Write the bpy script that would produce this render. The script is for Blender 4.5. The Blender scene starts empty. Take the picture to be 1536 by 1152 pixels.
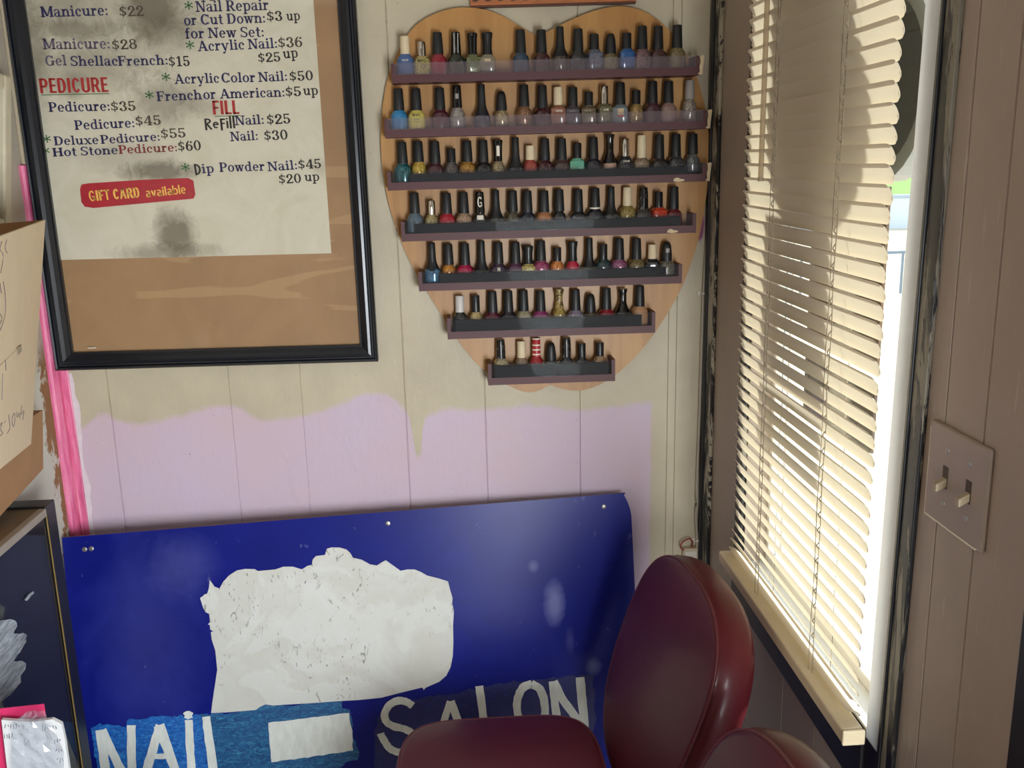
import bpy, bmesh, math, random
from mathutils import Vector, Matrix
random.seed(7)
S = bpy.context.scene
COL = S.collection
PI = math.pi

# ------------------------------------------------------------------ camera
YAW, PIT, ROL, FPX = 0.0576, 0.2320, 0.0233, 1417.7
CAM = Vector((0, -1.9, 1.57))
FW = Vector((math.sin(YAW) * math.cos(PIT), math.cos(YAW) * math.cos(PIT), -math.sin(PIT)))
R0 = Vector((math.cos(YAW), -math.sin(YAW), 0))
D0 = FW.cross(R0)
RT = R0 * math.cos(ROL) + D0 * math.sin(ROL)
DN = D0 * math.cos(ROL) - R0 * math.sin(ROL)
cd = bpy.data.cameras.new('camera')
cam = bpy.data.objects.new('camera', cd)
COL.objects.link(cam)
cd.sensor_fit = 'HORIZONTAL'
cd.sensor_width = 36
cd.lens = 36 * FPX / 1536
cd.clip_start = 0.02
cam.matrix_world = Matrix(((RT.x, -DN.x, -FW.x, CAM.x), (RT.y, -DN.y, -FW.y, CAM.y), (RT.z, -DN.z, -FW.z, CAM.z), (0, 0, 0, 1)))
S.camera = cam

# ------------------------------------------------------------------ light and exposure
S.view_settings.view_transform = 'Standard'
S.view_settings.look = 'None'
S.view_settings.gamma = 1
S.view_settings.exposure = 0.345
W = bpy.data.worlds.new('sky')
S.world = W
W.use_nodes = True
wn = W.node_tree.nodes
bg = wn['Background']
bg.inputs[0].default_value = (0.80, 0.90, 1.0, 1)
bg.inputs[1].default_value = 1.7


def light(name, kind, loc, aim, energy, color, **kw):
    d = bpy.data.lights.new(name, kind)
    d.energy = energy
    d.color = color
    for k, v in kw.items():
        setattr(d, k, v)
    o = bpy.data.objects.new(name, d)
    COL.objects.link(o)
    o.location = loc
    o.rotation_euler = (Vector(aim) - Vector(loc)).to_track_quat('-Z', 'Y').to_euler()
    return o


light('sun', 'SUN', (4, 0.6, 3.2), (0.5, -0.55, 1.3), 9.5, (1.0, 0.96, 0.88), angle=math.radians(4))
light('assumed_window_light', 'AREA', (0.505, -2.05, 0.92), (-0.6, -1.60, 0.62), 97, (0.90, 0.96, 1.0), shape='RECTANGLE', size=1.2, size_y=0.95)  # area light added as daylight from an assumed, unseen window
light('overhead_fill', 'AREA', (-0.2, -2.9, 2.36), (-0.2, -2.8, 0), 3, (1.0, 0.97, 0.92), shape='RECTANGLE', size=1.2, size_y=0.6)  # added fill from overhead; no ceiling lamp is known here


# ------------------------------------------------------------------ pixel rays on real planes
def ray(x, y):
    return FW + RT * ((x - 768) / FPX) + DN * ((y - 576) / FPX)


def onplane(x, y, p, n):
    v = ray(x, y)
    n = Vector(n)
    return CAM + v * ((Vector(p) - CAM).dot(n) / v.dot(n))


def back(x, y, Y=0.0):
    return onplane(x, y, (0, Y, 0), (0, 1, 0))


def side(x, y, X):
    return onplane(x, y, (X, 0, 0), (1, 0, 0))


# ------------------------------------------------------------------ materials
def lin(c):
    return tuple(((v / 255) / 12.92 if v / 255 <= 0.04045 else ((v / 255 + 0.055) / 1.055) ** 2.4) for v in c) + (1,)


class NT:
    def __init__(s, m):
        m.use_nodes = True
        s.t = m.node_tree
        s.b = s.t.nodes['Principled BSDF']
        s.out = s.t.nodes['Material Output']
        s._c = None

    def n(s, kind, **kw):
        o = s.t.nodes.new(kind)
        for k, v in kw.items():
            if k.startswith('i_'):
                key = k[2:]
                o.inputs[int(key) if key.isdigit() else key.replace('_', ' ')].default_value = v
            else:
                setattr(o, k, v)
        return o

    def l(s, a, b):
        s.t.links.new(a, b)

    def co(s, which='Object'):
        if s._c is None:
            s._c = s.n('ShaderNodeTexCoord')
        return s._c.outputs[which]

    def noise(s, scale, detail=4, rough=0.6, stretch=None, off=(0, 0, 0), dist=0.0):
        t = s.n('ShaderNodeTexNoise')
        t.inputs['Scale'].default_value = scale
        t.inputs['Detail'].default_value = detail
        t.inputs['Roughness'].default_value = rough
        t.inputs['Distortion'].default_value = dist
        mp = s.n('ShaderNodeMapping')
        mp.inputs['Scale'].default_value = stretch or (1, 1, 1)
        mp.inputs['Location'].default_value = off
        s.l(s.co(), mp.inputs[0])
        s.l(mp.outputs[0], t.inputs['Vector'])
        return t.outputs['Fac']

    def ramp(s, f, stops):
        r = s.n('ShaderNodeValToRGB')
        e = r.color_ramp.elements
        while len(e) < len(stops):
            e.new(0.5)
        for i, (p, c) in enumerate(stops):
            e[i].position = p
            e[i].color = c if len(c) == 4 else lin(c)
        s.l(f, r.inputs[0])
        return r.outputs[0]

    def step(s, f, a, b):
        r = s.n('ShaderNodeMapRange')
        r.inputs[1].default_value = a
        r.inputs[2].default_value = b
        s.l(f, r.inputs[0])
        return r.outputs[0]

    def math(s, op, a, b=None, c=None):
        m = s.n('ShaderNodeMath', operation=op)
        for i, v in enumerate((a, b, c)):
            if v is None:
                continue
            if isinstance(v, (int, float)):
                m.inputs[i].default_value = v
            else:
                s.l(v, m.inputs[i])
        return m.outputs[0]

    def mix(s, f, a, b):
        m = s.n('ShaderNodeMix', data_type='RGBA')
        for sock, v in ((m.inputs[0], f), (m.inputs[6], a), (m.inputs[7], b)):
            if isinstance(v, (int, float)):
                sock.default_value = v
            elif isinstance(v, tuple):
                sock.default_value = v if len(v) == 4 else lin(v)
            else:
                s.l(v, sock)
        return m.outputs[2]

    def xyz(s):
        q = s.n('ShaderNodeSeparateXYZ')
        s.l(s.co(), q.inputs[0])
        return q.outputs

    def blob(s, cx, cy, rx, ry, soft=0.6, nz=None, amp=0.5):
        """1 inside an ellipse in the local xz plane, ragged by a noise"""
        q = s.xyz()
        a = s.math('POWER', s.math('DIVIDE', s.math('SUBTRACT', q[0], cx), rx), 2.0)
        b = s.math('POWER', s.math('DIVIDE', s.math('SUBTRACT', q[2], cy), ry), 2.0)
        d = s.math('SQRT', s.math('ADD', a, b))
        if nz is not None:
            d = s.math('ADD', d, s.math('MULTIPLY', s.math('SUBTRACT', nz, 0.5), amp * 2))
        r = s.n('ShaderNodeMapRange')
        r.inputs[1].default_value = 1.0 + soft / 2
        r.inputs[2].default_value = 1.0 - soft / 2
        s.l(d, r.inputs[0])
        return r.outputs[0]

    def bump(s, f, strength=0.3, dist=0.002):
        b = s.n('ShaderNodeBump')
        b.inputs['Strength'].default_value = strength
        b.inputs['Distance'].default_value = dist
        s.l(f, b.inputs['Height'])
        s.l(b.outputs[0], s.b.inputs['Normal'])


MATS = {}


def mat(name, col=None, rough=0.5, metal=0.0, spec=0.5, coat=0.0, var=0.0, vscale=30, stretch=None, bump=0.0, bscale=200, bdist=0.001):
    if name in MATS:
        return MATS[name]
    m = bpy.data.materials.new(name)
    MATS[name] = m
    t = NT(m)
    if col:
        c = lin(col)
        if var:
            f = t.noise(vscale, 5, 0.65, stretch)
            a = tuple(max(0, v * (1 - var)) for v in c[:3]) + (1,)
            b = tuple(min(1, v * (1 + var)) for v in c[:3]) + (1,)
            t.l(t.ramp(f, [(0.3, a), (0.7, b)]), t.b.inputs['Base Color'])
        else:
            t.b.inputs['Base Color'].default_value = c
    t.b.inputs['Roughness'].default_value = rough
    t.b.inputs['Metallic'].default_value = metal
    t.b.inputs['Specular IOR Level'].default_value = spec
    t.b.inputs['Coat Weight'].default_value = coat
    t.b.inputs['Coat Roughness'].default_value = 0.05
    if bump:
        t.bump(t.noise(bscale, 4, 0.6, stretch), bump, bdist)
    return m


def clear(name, tint=(255, 255, 255), haze=0.0, hazecol=(200, 200, 205), gloss=1.0):
    """thin clear sheet: sees straight through, mirrors by Fresnel, with an even diffuse haze"""
    if name in MATS:
        return MATS[name]
    m = bpy.data.materials.new(name)
    MATS[name] = m
    t = NT(m)
    t.t.nodes.remove(t.b)
    tr = t.n('ShaderNodeBsdfTransparent')
    tr.inputs[0].default_value = lin(tint)
    gl = t.n('ShaderNodeBsdfGlossy')
    gl.inputs['Roughness'].default_value = 0.03
    df = t.n('ShaderNodeBsdfDiffuse')
    df.inputs[0].default_value = lin(hazecol)
    fr = t.n('ShaderNodeFresnel')
    ge = t.n('ShaderNodeNewGeometry')
    t.l(t.math('SUBTRACT', 1.45, t.math('MULTIPLY', ge.outputs['Backfacing'], 1.45 - 1 / 1.45)), fr.inputs[0])
    m1 = t.n('ShaderNodeMixShader')
    m1.inputs[0].default_value = haze
    t.l(tr.outputs[0], m1.inputs[1])
    t.l(df.outputs[0], m1.inputs[2])
    m2 = t.n('ShaderNodeMixShader')
    t.l(t.math('MULTIPLY', fr.outputs[0], gloss), m2.inputs[0])
    t.l(m1.outputs[0], m2.inputs[1])
    t.l(gl.outputs[0], m2.inputs[2])
    t.l(m2.outputs[0], t.out.inputs[0])
    return m


def translucent(name, col, amount=0.4, rough=0.5, tcol=None):
    if name in MATS:
        return MATS[name]
    m = bpy.data.materials.new(name)
    MATS[name] = m
    t = NT(m)
    t.b.inputs['Base Color'].default_value = lin(col)
    t.b.inputs['Roughness'].default_value = rough
    t.b.inputs['Specular IOR Level'].default_value = 0.3
    tl = t.n('ShaderNodeBsdfTranslucent')
    tl.inputs[0].default_value = lin(tcol or col)
    mx = t.n('ShaderNodeMixShader')
    mx.inputs[0].default_value = amount
    t.l(t.b.outputs[0], mx.inputs[1])
    t.l(tl.outputs[0], mx.inputs[2])
    t.l(mx.outputs[0], t.out.inputs[0])
    return m


# ------------------------------------------------------------------ mesh helpers
def obj(name, bm, material=None, parent=None, smooth=False, angle=None):
    me = bpy.data.meshes.new(name)
    bmesh.ops.recalc_face_normals(bm, faces=bm.faces[:]) if bm.faces and all(len(e.link_faces) == 2 for e in bm.edges) else None
    bm.to_mesh(me)
    bm.free()
    if smooth:
        for p in me.polygons:
            p.use_smooth = True
    o = bpy.data.objects.new(name, me)
    COL.objects.link(o)
    if material is not None:
        me.materials.append(material if not isinstance(material, str) else MATS[material])
    if parent is not None:
        o.parent = parent
    if smooth and angle:
        md = o.modifiers.new('split', 'EDGE_SPLIT')
        md.split_angle = math.radians(angle)
    return o


def empty(name, loc, label=None, cat=None, group=None, rz=0.0):
    o = bpy.data.objects.new(name, None)
    COL.objects.link(o)
    o.empty_display_size = 0.05
    o.location = loc
    o.rotation_euler = (0, 0, rz)
    tag(o, label, cat, group)
    return o


def tag(o, label=None, cat=None, group=None, kind=None):
    if label:
        o['label'] = label
    if cat:
        o['category'] = cat
    if group:
        o['group'] = group
    if kind:
        o['kind'] = kind
    return o


def struct(name, bm, m, label=None, parent=None):
    o = obj(name, bm, m, parent)
    if parent is None:
        o['kind'] = 'structure'
    if label:
        o['label'] = label
    return o


def BM():
    return bmesh.new()


def box(bm, x0, x1, y0, y1, z0, z1, bev=0.0, seg=2):
    r = bmesh.ops.create_cube(bm, size=1.0)
    vs = r['verts']
    for v in vs:
        v.co = Vector(((x0 + x1) / 2 + v.co.x * (x1 - x0), (y0 + y1) / 2 + v.co.y * (y1 - y0), (z0 + z1) / 2 + v.co.z * (z1 - z0)))
    if bev:
        es = list({e for v in vs for e in v.link_edges})
        bmesh.ops.bevel(bm, geom=es, offset=bev, segments=seg, affect='EDGES', profile=0.5)
    return bm


def bxm(*a, **k):
    return box(BM(), *a, **k)


def prism(bm, pts, n, back=True):
    """closed outline pts (Vectors) extruded by vector n"""
    a = [bm.verts.new(p) for p in pts]
    b = [bm.verts.new(Vector(p) + n) for p in pts]
    k = len(pts)
    bm.faces.new(a)
    bm.faces.new(b[::-1])
    for i in range(k):
        bm.faces.new((a[i], b[i], b[(i + 1) % k], a[(i + 1) % k]))
    bmesh.ops.recalc_face_normals(bm, faces=bm.faces[:])
    return bm


def lathe(bm, prof, seg=20, c=(0, 0, 0), sq=2.0):
    """prof: (r, z) pairs turned about z; sq > 2 squares the section"""
    rings = []
    for r, z in prof:
        ring = []
        for i in range(seg):
            a = 2 * PI * i / seg
            ca, sa = math.cos(a), math.sin(a)
            if sq != 2.0:
                k = (abs(ca) ** sq + abs(sa) ** sq) ** (-1 / sq)
            else:
                k = 1
            ring.append(bm.verts.new((c[0] + r * k * ca, c[1] + r * k * sa, c[2] + z)))
        rings.append(ring)
    for a, b in zip(rings, rings[1:]):
        for i in range(seg):
            j = (i + 1) % seg
            bm.faces.new((a[i], a[j], b[j], b[i]))
    bm.faces.new(rings[0][::-1])
    bm.faces.new(rings[-1])
    return bm


def tube(bm, pts, r, seg=8, closed=False):
    pts = [Vector(p) for p in pts]
    n = len(pts)
    rings = []
    up = Vector((0, 0, 1))
    for i, p in enumerate(pts):
        if closed:
            t = pts[(i + 1) % n] - pts[i - 1]
        else:
            t = pts[min(i + 1, n - 1)] - pts[max(i - 1, 0)]
        t.normalize()
        u = t.cross(up)
        if u.length < 1e-3:
            u = t.cross(Vector((0, 1, 0)))
        u.normalize()
        v = t.cross(u)
        rr = r[i] if isinstance(r, (list, tuple)) else r
        rings.append([bm.verts.new(p + (u * math.cos(2 * PI * k / seg) + v * math.sin(2 * PI * k / seg)) * rr) for k in range(seg)])
    for i in range(n if closed else n - 1):
        a, b = rings[i], rings[(i + 1) % n]
        for k in range(seg):
            j = (k + 1) % seg
            bm.faces.new((a[k], a[j], b[j], b[k]))
    if not closed:
        bm.faces.new(rings[0][::-1])
        bm.faces.new(rings[-1])
    return bm


def smoothline(pts, closed=False, k=6):
    """Catmull-Rom through 2- or 3-D points"""
    P = [Vector(p) for p in pts]
    n = len(P)
    out = []
    for i in range(n if closed else n - 1):
        p0 = P[i - 1] if (closed or i > 0) else P[0]
        p1 = P[i]
        p2 = P[(i + 1) % n]
        p3 = P[(i + 2) % n] if (closed or i + 2 < n) else P[-1]
        for j in range(k):
            t = j / k
            out.append(0.5 * ((2 * p1) + (p2 - p0) * t + (2 * p0 - 5 * p1 + 4 * p2 - p3) * t * t + (3 * p1 - p0 - 3 * p2 + p3) * t ** 3))
    if not closed:
        out.append(P[-1])
    return out


# ------------------------------------------------------------------ setting
XL, XR, YF, ZC = -0.81, 0.518, -4.6, 2.42

# back wall: sheet panelling with vertical grooves, beige over lilac paint
m = bpy.data.materials.new('back_wall_paint')
MATS['back_wall_paint'] = m
t = NT(m)
q = t.xyz()
bx = [(100, 640), (122, 640), (150, 620), (190, 632), (240, 628), (300, 612), (340, 606), (400, 628), (450, 622), (520, 600), (560, 588), (603, 608), (618, 640), (626, 685), (634, 640), (650, 615), (720, 612), (800, 606), (870, 612), (930, 606), (975, 600)]
pts = [back(*p) for p in bx]
fc = t.n('ShaderNodeFloatCurve')
cv = fc.mapping.curves[0]
fx = lambda x: (x - XL) / (XR - XL)
fz = lambda z: (z - 0.8) / 0.5
cv.points[0].location = (0, fz(pts[0].z))
cv.points[1].location = (1, fz(pts[-1].z))
for p in pts:
    cv.points.new(fx(p.x), fz(p.z))
fc.mapping.update()
t.l(t.math('DIVIDE', t.math('SUBTRACT', q[0], XL), XR - XL), fc.inputs[1])
zb = t.math('ADD', t.math('MULTIPLY', fc.outputs[0], 0.5), 0.8)
n1 = t.noise(26, 5, 0.7)
n2 = t.noise(6, 4, 0.6, off=(3, 1, 2))
zb = t.math('ADD', zb, t.math('MULTIPLY', t.math('SUBTRACT', n1, 0.5), 0.03))
lil = t.step(t.math('SUBTRACT', zb, q[2]), -0.003, 0.010)
rx = back(980, 700).x
lil = t.math('MULTIPLY', lil, t.step(t.math('SUBTRACT', rx, t.math('ADD', q[0], t.math('MULTIPLY', n1, 0.012))), -0.004, 0.004))
bei = t.mix(t.step(n2, 0.35, 0.7), (202, 190, 164), (186, 174, 150))
lic = t.mix(t.step(n2, 0.3, 0.7), (204, 184, 204), (206, 182, 192))
base = t.mix(lil, bei, lic)
# smears and chips of wear
sm = t.step(t.noise(9, 6, 0.75, (1, 1, 0.5), (7, 2, 4), 1.2), 0.60, 0.80)
base = t.mix(t.math('MULTIPLY', sm, 0.22), base, (128, 116, 96))
wh = t.step(t.noise(42, 5, 0.7, (1, 1, 0.4), (1, 8, 2)), 0.66, 0.72)
base = t.mix(t.math('MULTIPLY', wh, 0.35), base, (224, 216, 205))
sp = t.step(t.noise(150, 2, 0.5, None, (4, 4, 4)), 0.745, 0.765)
base = t.mix(t.math('MULTIPLY', sp, 0.8), base, (52, 40, 34))
pk = back(1049, 335)
base = t.mix(t.blob(pk.x, pk.z, 0.010, 0.035, 0.3, n1, 0.4), base, (150, 62, 112))
t.l(base, t.b.inputs['Base Color'])
t.b.inputs['Roughness'].default_value = 0.48
t.bump(t.noise(55, 5, 0.7, (1, 1, 0.35)), 0.25, 0.003)

gx = sorted(back(px, py).x for px, py in ((167, 620), (346, 600), (453, 600), (609, 620), (729, 650), (870, 650)))
gx += [0.435, 0.452]
prof = [(XL - 0.10, 0.0)]
for g in gx:
    k_ = 0.45 if 0.05 < (g - gx[0]) < 0.45 else 0.8
    prof += [(g - 0.0018 * k_, 0.0), (g - 0.0006 * k_, 0.004 * k_), (g + 0.0006 * k_, 0.004 * k_), (g + 0.0018 * k_, 0.0)]
prof += [(XR + 0.02, 0.0)]
bm = BM()
lo = [bm.verts.new((x, y, 0)) for x, y in prof]
hi = [bm.verts.new((x, y, ZC)) for x, y in prof]
for i in range(len(prof) - 1):
    bm.faces.new((lo[i], lo[i + 1], hi[i + 1], hi[i]))
bk = [bm.verts.new((XR + 0.02, 0.06, 0)), bm.verts.new((XL - 0.1, 0.06, 0)), bm.verts.new((XR + 0.02, 0.06, ZC)), bm.verts.new((XL - 0.1, 0.06, ZC))]
bm.faces.new((bk[0], bk[1], bk[3], bk[2]))
struct('wall_back', bm, 'back_wall_paint', 'panelled wall, beige paint over lilac')

# dark line in the grooves comes with the grooves' own depth; the paint there is worn
# right wall with the window opening
WY0, WY1, WZ0, WZ1 = -0.868, -0.290, 0.83, 2.10   # opening
m = bpy.data.materials.new('shaded_wall_paint')
MATS['shaded_wall_paint'] = m
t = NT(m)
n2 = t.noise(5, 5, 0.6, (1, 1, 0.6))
base = t.mix(t.step(n2, 0.3, 0.75), (172, 156, 142), (158, 143, 130))  # beige darkened to taupe: shade put into the colour
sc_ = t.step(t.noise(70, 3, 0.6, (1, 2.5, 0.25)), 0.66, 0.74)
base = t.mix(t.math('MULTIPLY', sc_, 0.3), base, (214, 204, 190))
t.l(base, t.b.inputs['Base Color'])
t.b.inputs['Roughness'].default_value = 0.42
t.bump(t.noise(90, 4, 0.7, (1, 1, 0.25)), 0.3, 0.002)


def panel_strip(bm, y0, y1, z0, z1, grooves):
    pr = [(y0, 0.0)]
    for g in grooves:
        if y0 + 0.003 < g < y1 - 0.003:
            pr += [(g - 0.0018, 0), (g - 0.0006, 0.004), (g + 0.0006, 0.004), (g + 0.0018, 0)]
    pr += [(y1, 0.0)]
    a = [bm.verts.new((XR + d, y, z0)) for y, d in pr]
    b = [bm.verts.new((XR + d, y, z1)) for y, d in pr]
    for i in range(len(pr) - 1):
        bm.faces.new((a[i], b[i], b[i + 1], a[i + 1]))


GR = [-1.03, -0.955, -0.66, -0.52, -0.34, -0.12]
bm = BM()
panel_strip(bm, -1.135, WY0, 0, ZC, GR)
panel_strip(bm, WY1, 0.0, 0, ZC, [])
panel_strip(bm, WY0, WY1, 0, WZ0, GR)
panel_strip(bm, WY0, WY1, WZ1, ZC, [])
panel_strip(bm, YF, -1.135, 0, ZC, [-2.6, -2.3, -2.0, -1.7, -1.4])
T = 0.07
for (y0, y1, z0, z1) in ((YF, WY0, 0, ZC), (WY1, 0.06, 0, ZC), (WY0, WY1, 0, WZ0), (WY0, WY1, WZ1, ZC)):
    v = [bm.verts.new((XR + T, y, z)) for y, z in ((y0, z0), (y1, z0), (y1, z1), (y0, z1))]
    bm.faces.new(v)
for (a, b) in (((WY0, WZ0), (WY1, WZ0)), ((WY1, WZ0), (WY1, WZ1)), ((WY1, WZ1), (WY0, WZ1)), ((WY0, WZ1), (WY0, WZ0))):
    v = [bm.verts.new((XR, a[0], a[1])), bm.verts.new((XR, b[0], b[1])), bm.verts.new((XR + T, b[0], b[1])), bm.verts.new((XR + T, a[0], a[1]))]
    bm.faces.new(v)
struct('wall_right', bm, 'shaded_wall_paint', 'panelled beige wall, shade put into its colour, with a window')

# left wall: grey-beige with paint torn away low down
m = bpy.data.materials.new('left_wall_paint')
MATS['left_wall_paint'] = m
t = NT(m)
q = t.xyz()
n1 = t.noise(13, 6, 0.7, None, (2, 5, 1), 0.8)
base = t.mix(t.step(q[2], 1.18, 1.24), (204, 206, 192), (196, 186, 170))
torn = t.math('MULTIPLY', t.step(t.math('ADD', t.math('MULTIPLY', n1, 0.22), q[1]), 0.060, 0.068), t.step(q[2], 1.27, 1.20))
base = t.mix(torn, base, t.mix(t.noise(60, 4), (126, 92, 54), (158, 122, 74)))
t.l(base, t.b.inputs['Base Color'])
t.b.inputs['Roughness'].default_value = 0.6
t.bump(n1, 0.5, 0.004)
struct('wall_left', bxm(XL - 0.06, XL, YF, 0.0, 0, ZC), 'left_wall_paint')

mat('plain_wall', (120, 112, 102), 0.7, var=0.05, vscale=4)
mat('ceiling_white', (222, 216, 204), 0.8, var=0.04, vscale=6)
m = bpy.data.materials.new('floor_tile')
MATS['floor_tile'] = m
t = NT(m)
br = t.n('ShaderNodeTexBrick', offset=0.0)
br.inputs['Scale'].default_value = 3.0
br.inputs['Color1'].default_value = lin((110, 98, 86))
br.inputs['Color2'].default_value = lin((100, 90, 78))
br.inputs['Mortar'].default_value = lin((96, 84, 72))
br.inputs['Mortar Size'].default_value = 0.01
br.inputs['Brick Width'].default_value = 1.0
br.inputs['Row Height'].default_value = 1.0
t.l(t.co(), br.inputs[0])
t.l(br.outputs[0], t.b.inputs['Base Color'])
t.b.inputs['Roughness'].default_value = 0.35
mat('absorber_brown', (92, 66, 48), 0.5, var=0.15, vscale=20, stretch=(1, 1, 0.15))
dr = struct('bounce_absorber', bxm(XL, XL + 0.035, -2.75, -1.25, 0, 2.05, 0.003), 'absorber_brown', 'unseen brown panelling added to cut bounce off the left wall')  # added out of view to darken the bounce from the left wall
for z0, z1 in ((0.15, 0.9), (1.0, 1.9)):
    for y0 in (-2.65, -1.95):
        obj('absorber_panel', bxm(XL + 0.035, XL + 0.042, y0, y0 + 0.6, z0, z1, 0.003), 'absorber_brown', dr)
struct('wall_front', bxm(XL - 0.06, XR + 0.07, YF - 0.06, YF, 0, ZC), 'plain_wall')
struct('floor', bxm(XL - 0.06, XR + 0.07, YF - 0.06, 0.06, -0.06, 0), 'floor_tile')
struct('ceiling', bxm(XL - 0.06, XR + 0.07, YF - 0.06, 0.06, ZC, ZC + 0.06), 'ceiling_white')


# chipped black trim
def chipped(name, dark=(26, 26, 32), light=(176, 170, 158), lo=0.50, hi=0.56, sc=18, st=(1, 1.4, 0.35), off=(0, 0, 0)):
    m = bpy.data.materials.new(name)
    MATS[name] = m
    t = NT(m)
    n = t.noise(sc, 6, 0.75, st, off, 0.6)
    f = t.step(n, lo, hi)
    lt = t.mix(t.noise(40, 3), light, tuple(int(v * 0.72) for v in light))
    t.l(t.mix(f, dark, lt), t.b.inputs['Base Color'])
    t.b.inputs['Roughness'].default_value = 0.38
    t.bump(f, 0.6, 0.002)
    return m


chipped('black_chipped', lo=0.53, hi=0.56)
chipped('corner_chipped', light=(204, 196, 178), lo=0.46, hi=0.49, off=(3, 3, 3))
chipped('casing_chipped', dark=(24, 24, 28), light=(142, 134, 118), lo=0.50, hi=0.53, sc=14, st=(1, 1.6, 0.22), off=(1, 2, 6))
mat('black_paint', (22, 22, 26), 0.35, bump=0.2, bscale=60)
mat('beige_trim', (186, 172, 148), 0.5, var=0.1, vscale=25, stretch=(1, 1, 0.2))
m = bpy.data.materials.new('pink_paint')
MATS['pink_paint'] = m
t = NT(m)
n = t.noise(26, 5, 0.7, (2.5, 1, 0.16), (2, 2, 2))
base = t.ramp(n, [(0.30, (176, 60, 104)), (0.48, (232, 112, 156)), (0.60, (240, 150, 180)), (0.70, (222, 196, 200))])
t.l(base, t.b.inputs['Base Color'])
t.b.inputs['Roughness'].default_value = 0.45
t.bump(n, 0.3, 0.002)

# corner trims. trim_1: black strip in the right-hand corner, on the window wall
struct('trim_1', bxm(XR - 0.007, XR, -0.062, -0.022, 0.70, ZC, 0.002), 'corner_chipped', 'black corner strip with chipped white paint')
struct('trim_2', bxm(XR - 0.012, XR, -0.022, -0.001, 0.70, ZC, 0.003), 'black_paint')
# trim_3: pink painted corner moulding on the left
bm = BM()
ztop = side(30, 248, XL).z
prof = [(XL, 0.0), (XL + 0.031, 0.0), (XL + 0.031, -0.003), (XL + 0.029, -0.004), (XL + 0.017, -0.0045), (XL + 0.016, -0.002), (XL + 0.015, -0.002), (XL + 0.014, -0.010), (XL + 0.012, -0.016), (XL + 0.009, -0.022), (XL + 0.004, -0.024), (XL, -0.024)]
prism(bm, [Vector((x, y, 0.0)) for x, y in prof], Vector((0, 0, ztop)))
struct('trim_3', bm, 'pink_paint', 'pink painted corner moulding')
struct('trim_4', bxm(XL, XL + 0.022, -0.014, -0.001, ztop, ZC, 0.004), 'beige_trim')
# white smear of paint beside the pink moulding
mat('white_smear', (222, 208, 214), 0.5, var=0.08, vscale=40)
bm = BM()
zs = [0.45 + i * 0.022 for i in range(34)]
L_ = [(XL + 0.030, z) for z in zs]
R_ = [(XL + 0.036 + 0.006 * random.random() + (0.004 if i % 7 < 3 else 0), z) for i, z in enumerate(zs)]
prism(bm, [Vector((x, -0.0005, z)) for x, z in L_ + R_[::-1]], Vector((0, 0.0004, 0)))
struct('trim_5', bm, 'white_smear', 'ragged white paint edge beside the pink moulding')

# door casing at the right edge of the picture
yd = -1.147
struct('trim_6', bxm(XR - 0.018, XR, yd - 0.075, yd, 0, 2.1, 0.002), 'black_paint', 'black door casing')

# cable down the corner
mat('cable_grey', (176, 166, 150), 0.5)
bm = BM()
cpts = [back(px, py, -0.006) for px, py in ((1067, -60), (1068, 0), (1069, 60), (1070, 150), (1070, 210), (1066, 260), (1062, 330), (1056, 420), (1053, 500), (1050, 600), (1047, 680), (1044, 760), (1045, 800), (1046, 850), (1046, 1000), (1047, 1400))]
tube(bm, smoothline(cpts, k=5), 0.003, 8)
cable = tag(obj('cable', bm, 'cable_grey', smooth=True), 'thin grey cable running down the corner beside the black strip', 'cable')
mat('clip_white', (214, 206, 192), 0.45)
for px, py in ((1056, 440), (1046, 811)):
    c = back(px, py, -0.008)
    bm = BM()
    box(bm, c.x - 0.013, c.x + 0.013, -0.004, -0.0005, c.z - 0.004, c.z + 0.004, 0.0015)
    tube(bm, [Vector((c.x - 0.0055, -0.003, c.z)), Vector((c.x - 0.004, -0.0095, c.z)), Vector((c.x + 0.004, -0.0105, c.z)), Vector((c.x + 0.0055, -0.003, c.z))], 0.0022, 6)
    obj('cable_clip', bm, 'clip_white', cable, True, 40)
# torn paper scrap and outlet behind the chair top
mat('ivory_plastic', (206, 190, 160), 0.4, var=0.05)
p0 = back(1035, 826, -0.004)
r_ = empty('cable_junction_box', (p0.x, 0, p0.z - 0.02), 'small ivory box at the lower end of the corner cable, behind the chair', 'junction box')
obj('box_body', bxm(-0.018, 0.014, -0.018, 0.0, -0.03, 0.03, 0.003), 'ivory_plastic', r_)
obj('box_cover', bxm(-0.015, 0.011, -0.021, -0.018, -0.026, 0.026, 0.001), 'clip_white', r_)
mat('red_wire', (150, 62, 50), 0.5)
bm = BM()
tube(bm, smoothline([(-0.016, -0.016, 0.028), (-0.024, -0.018, 0.034), (-0.020, -0.016, 0.046), (-0.004, -0.014, 0.052), (0.004, -0.010, 0.040), (0.0, -0.012, 0.027)], k=5), 0.0018, 6)
obj('wire', bm, 'red_wire', r_, True)['label'] = 'loop of red wire'

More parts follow.
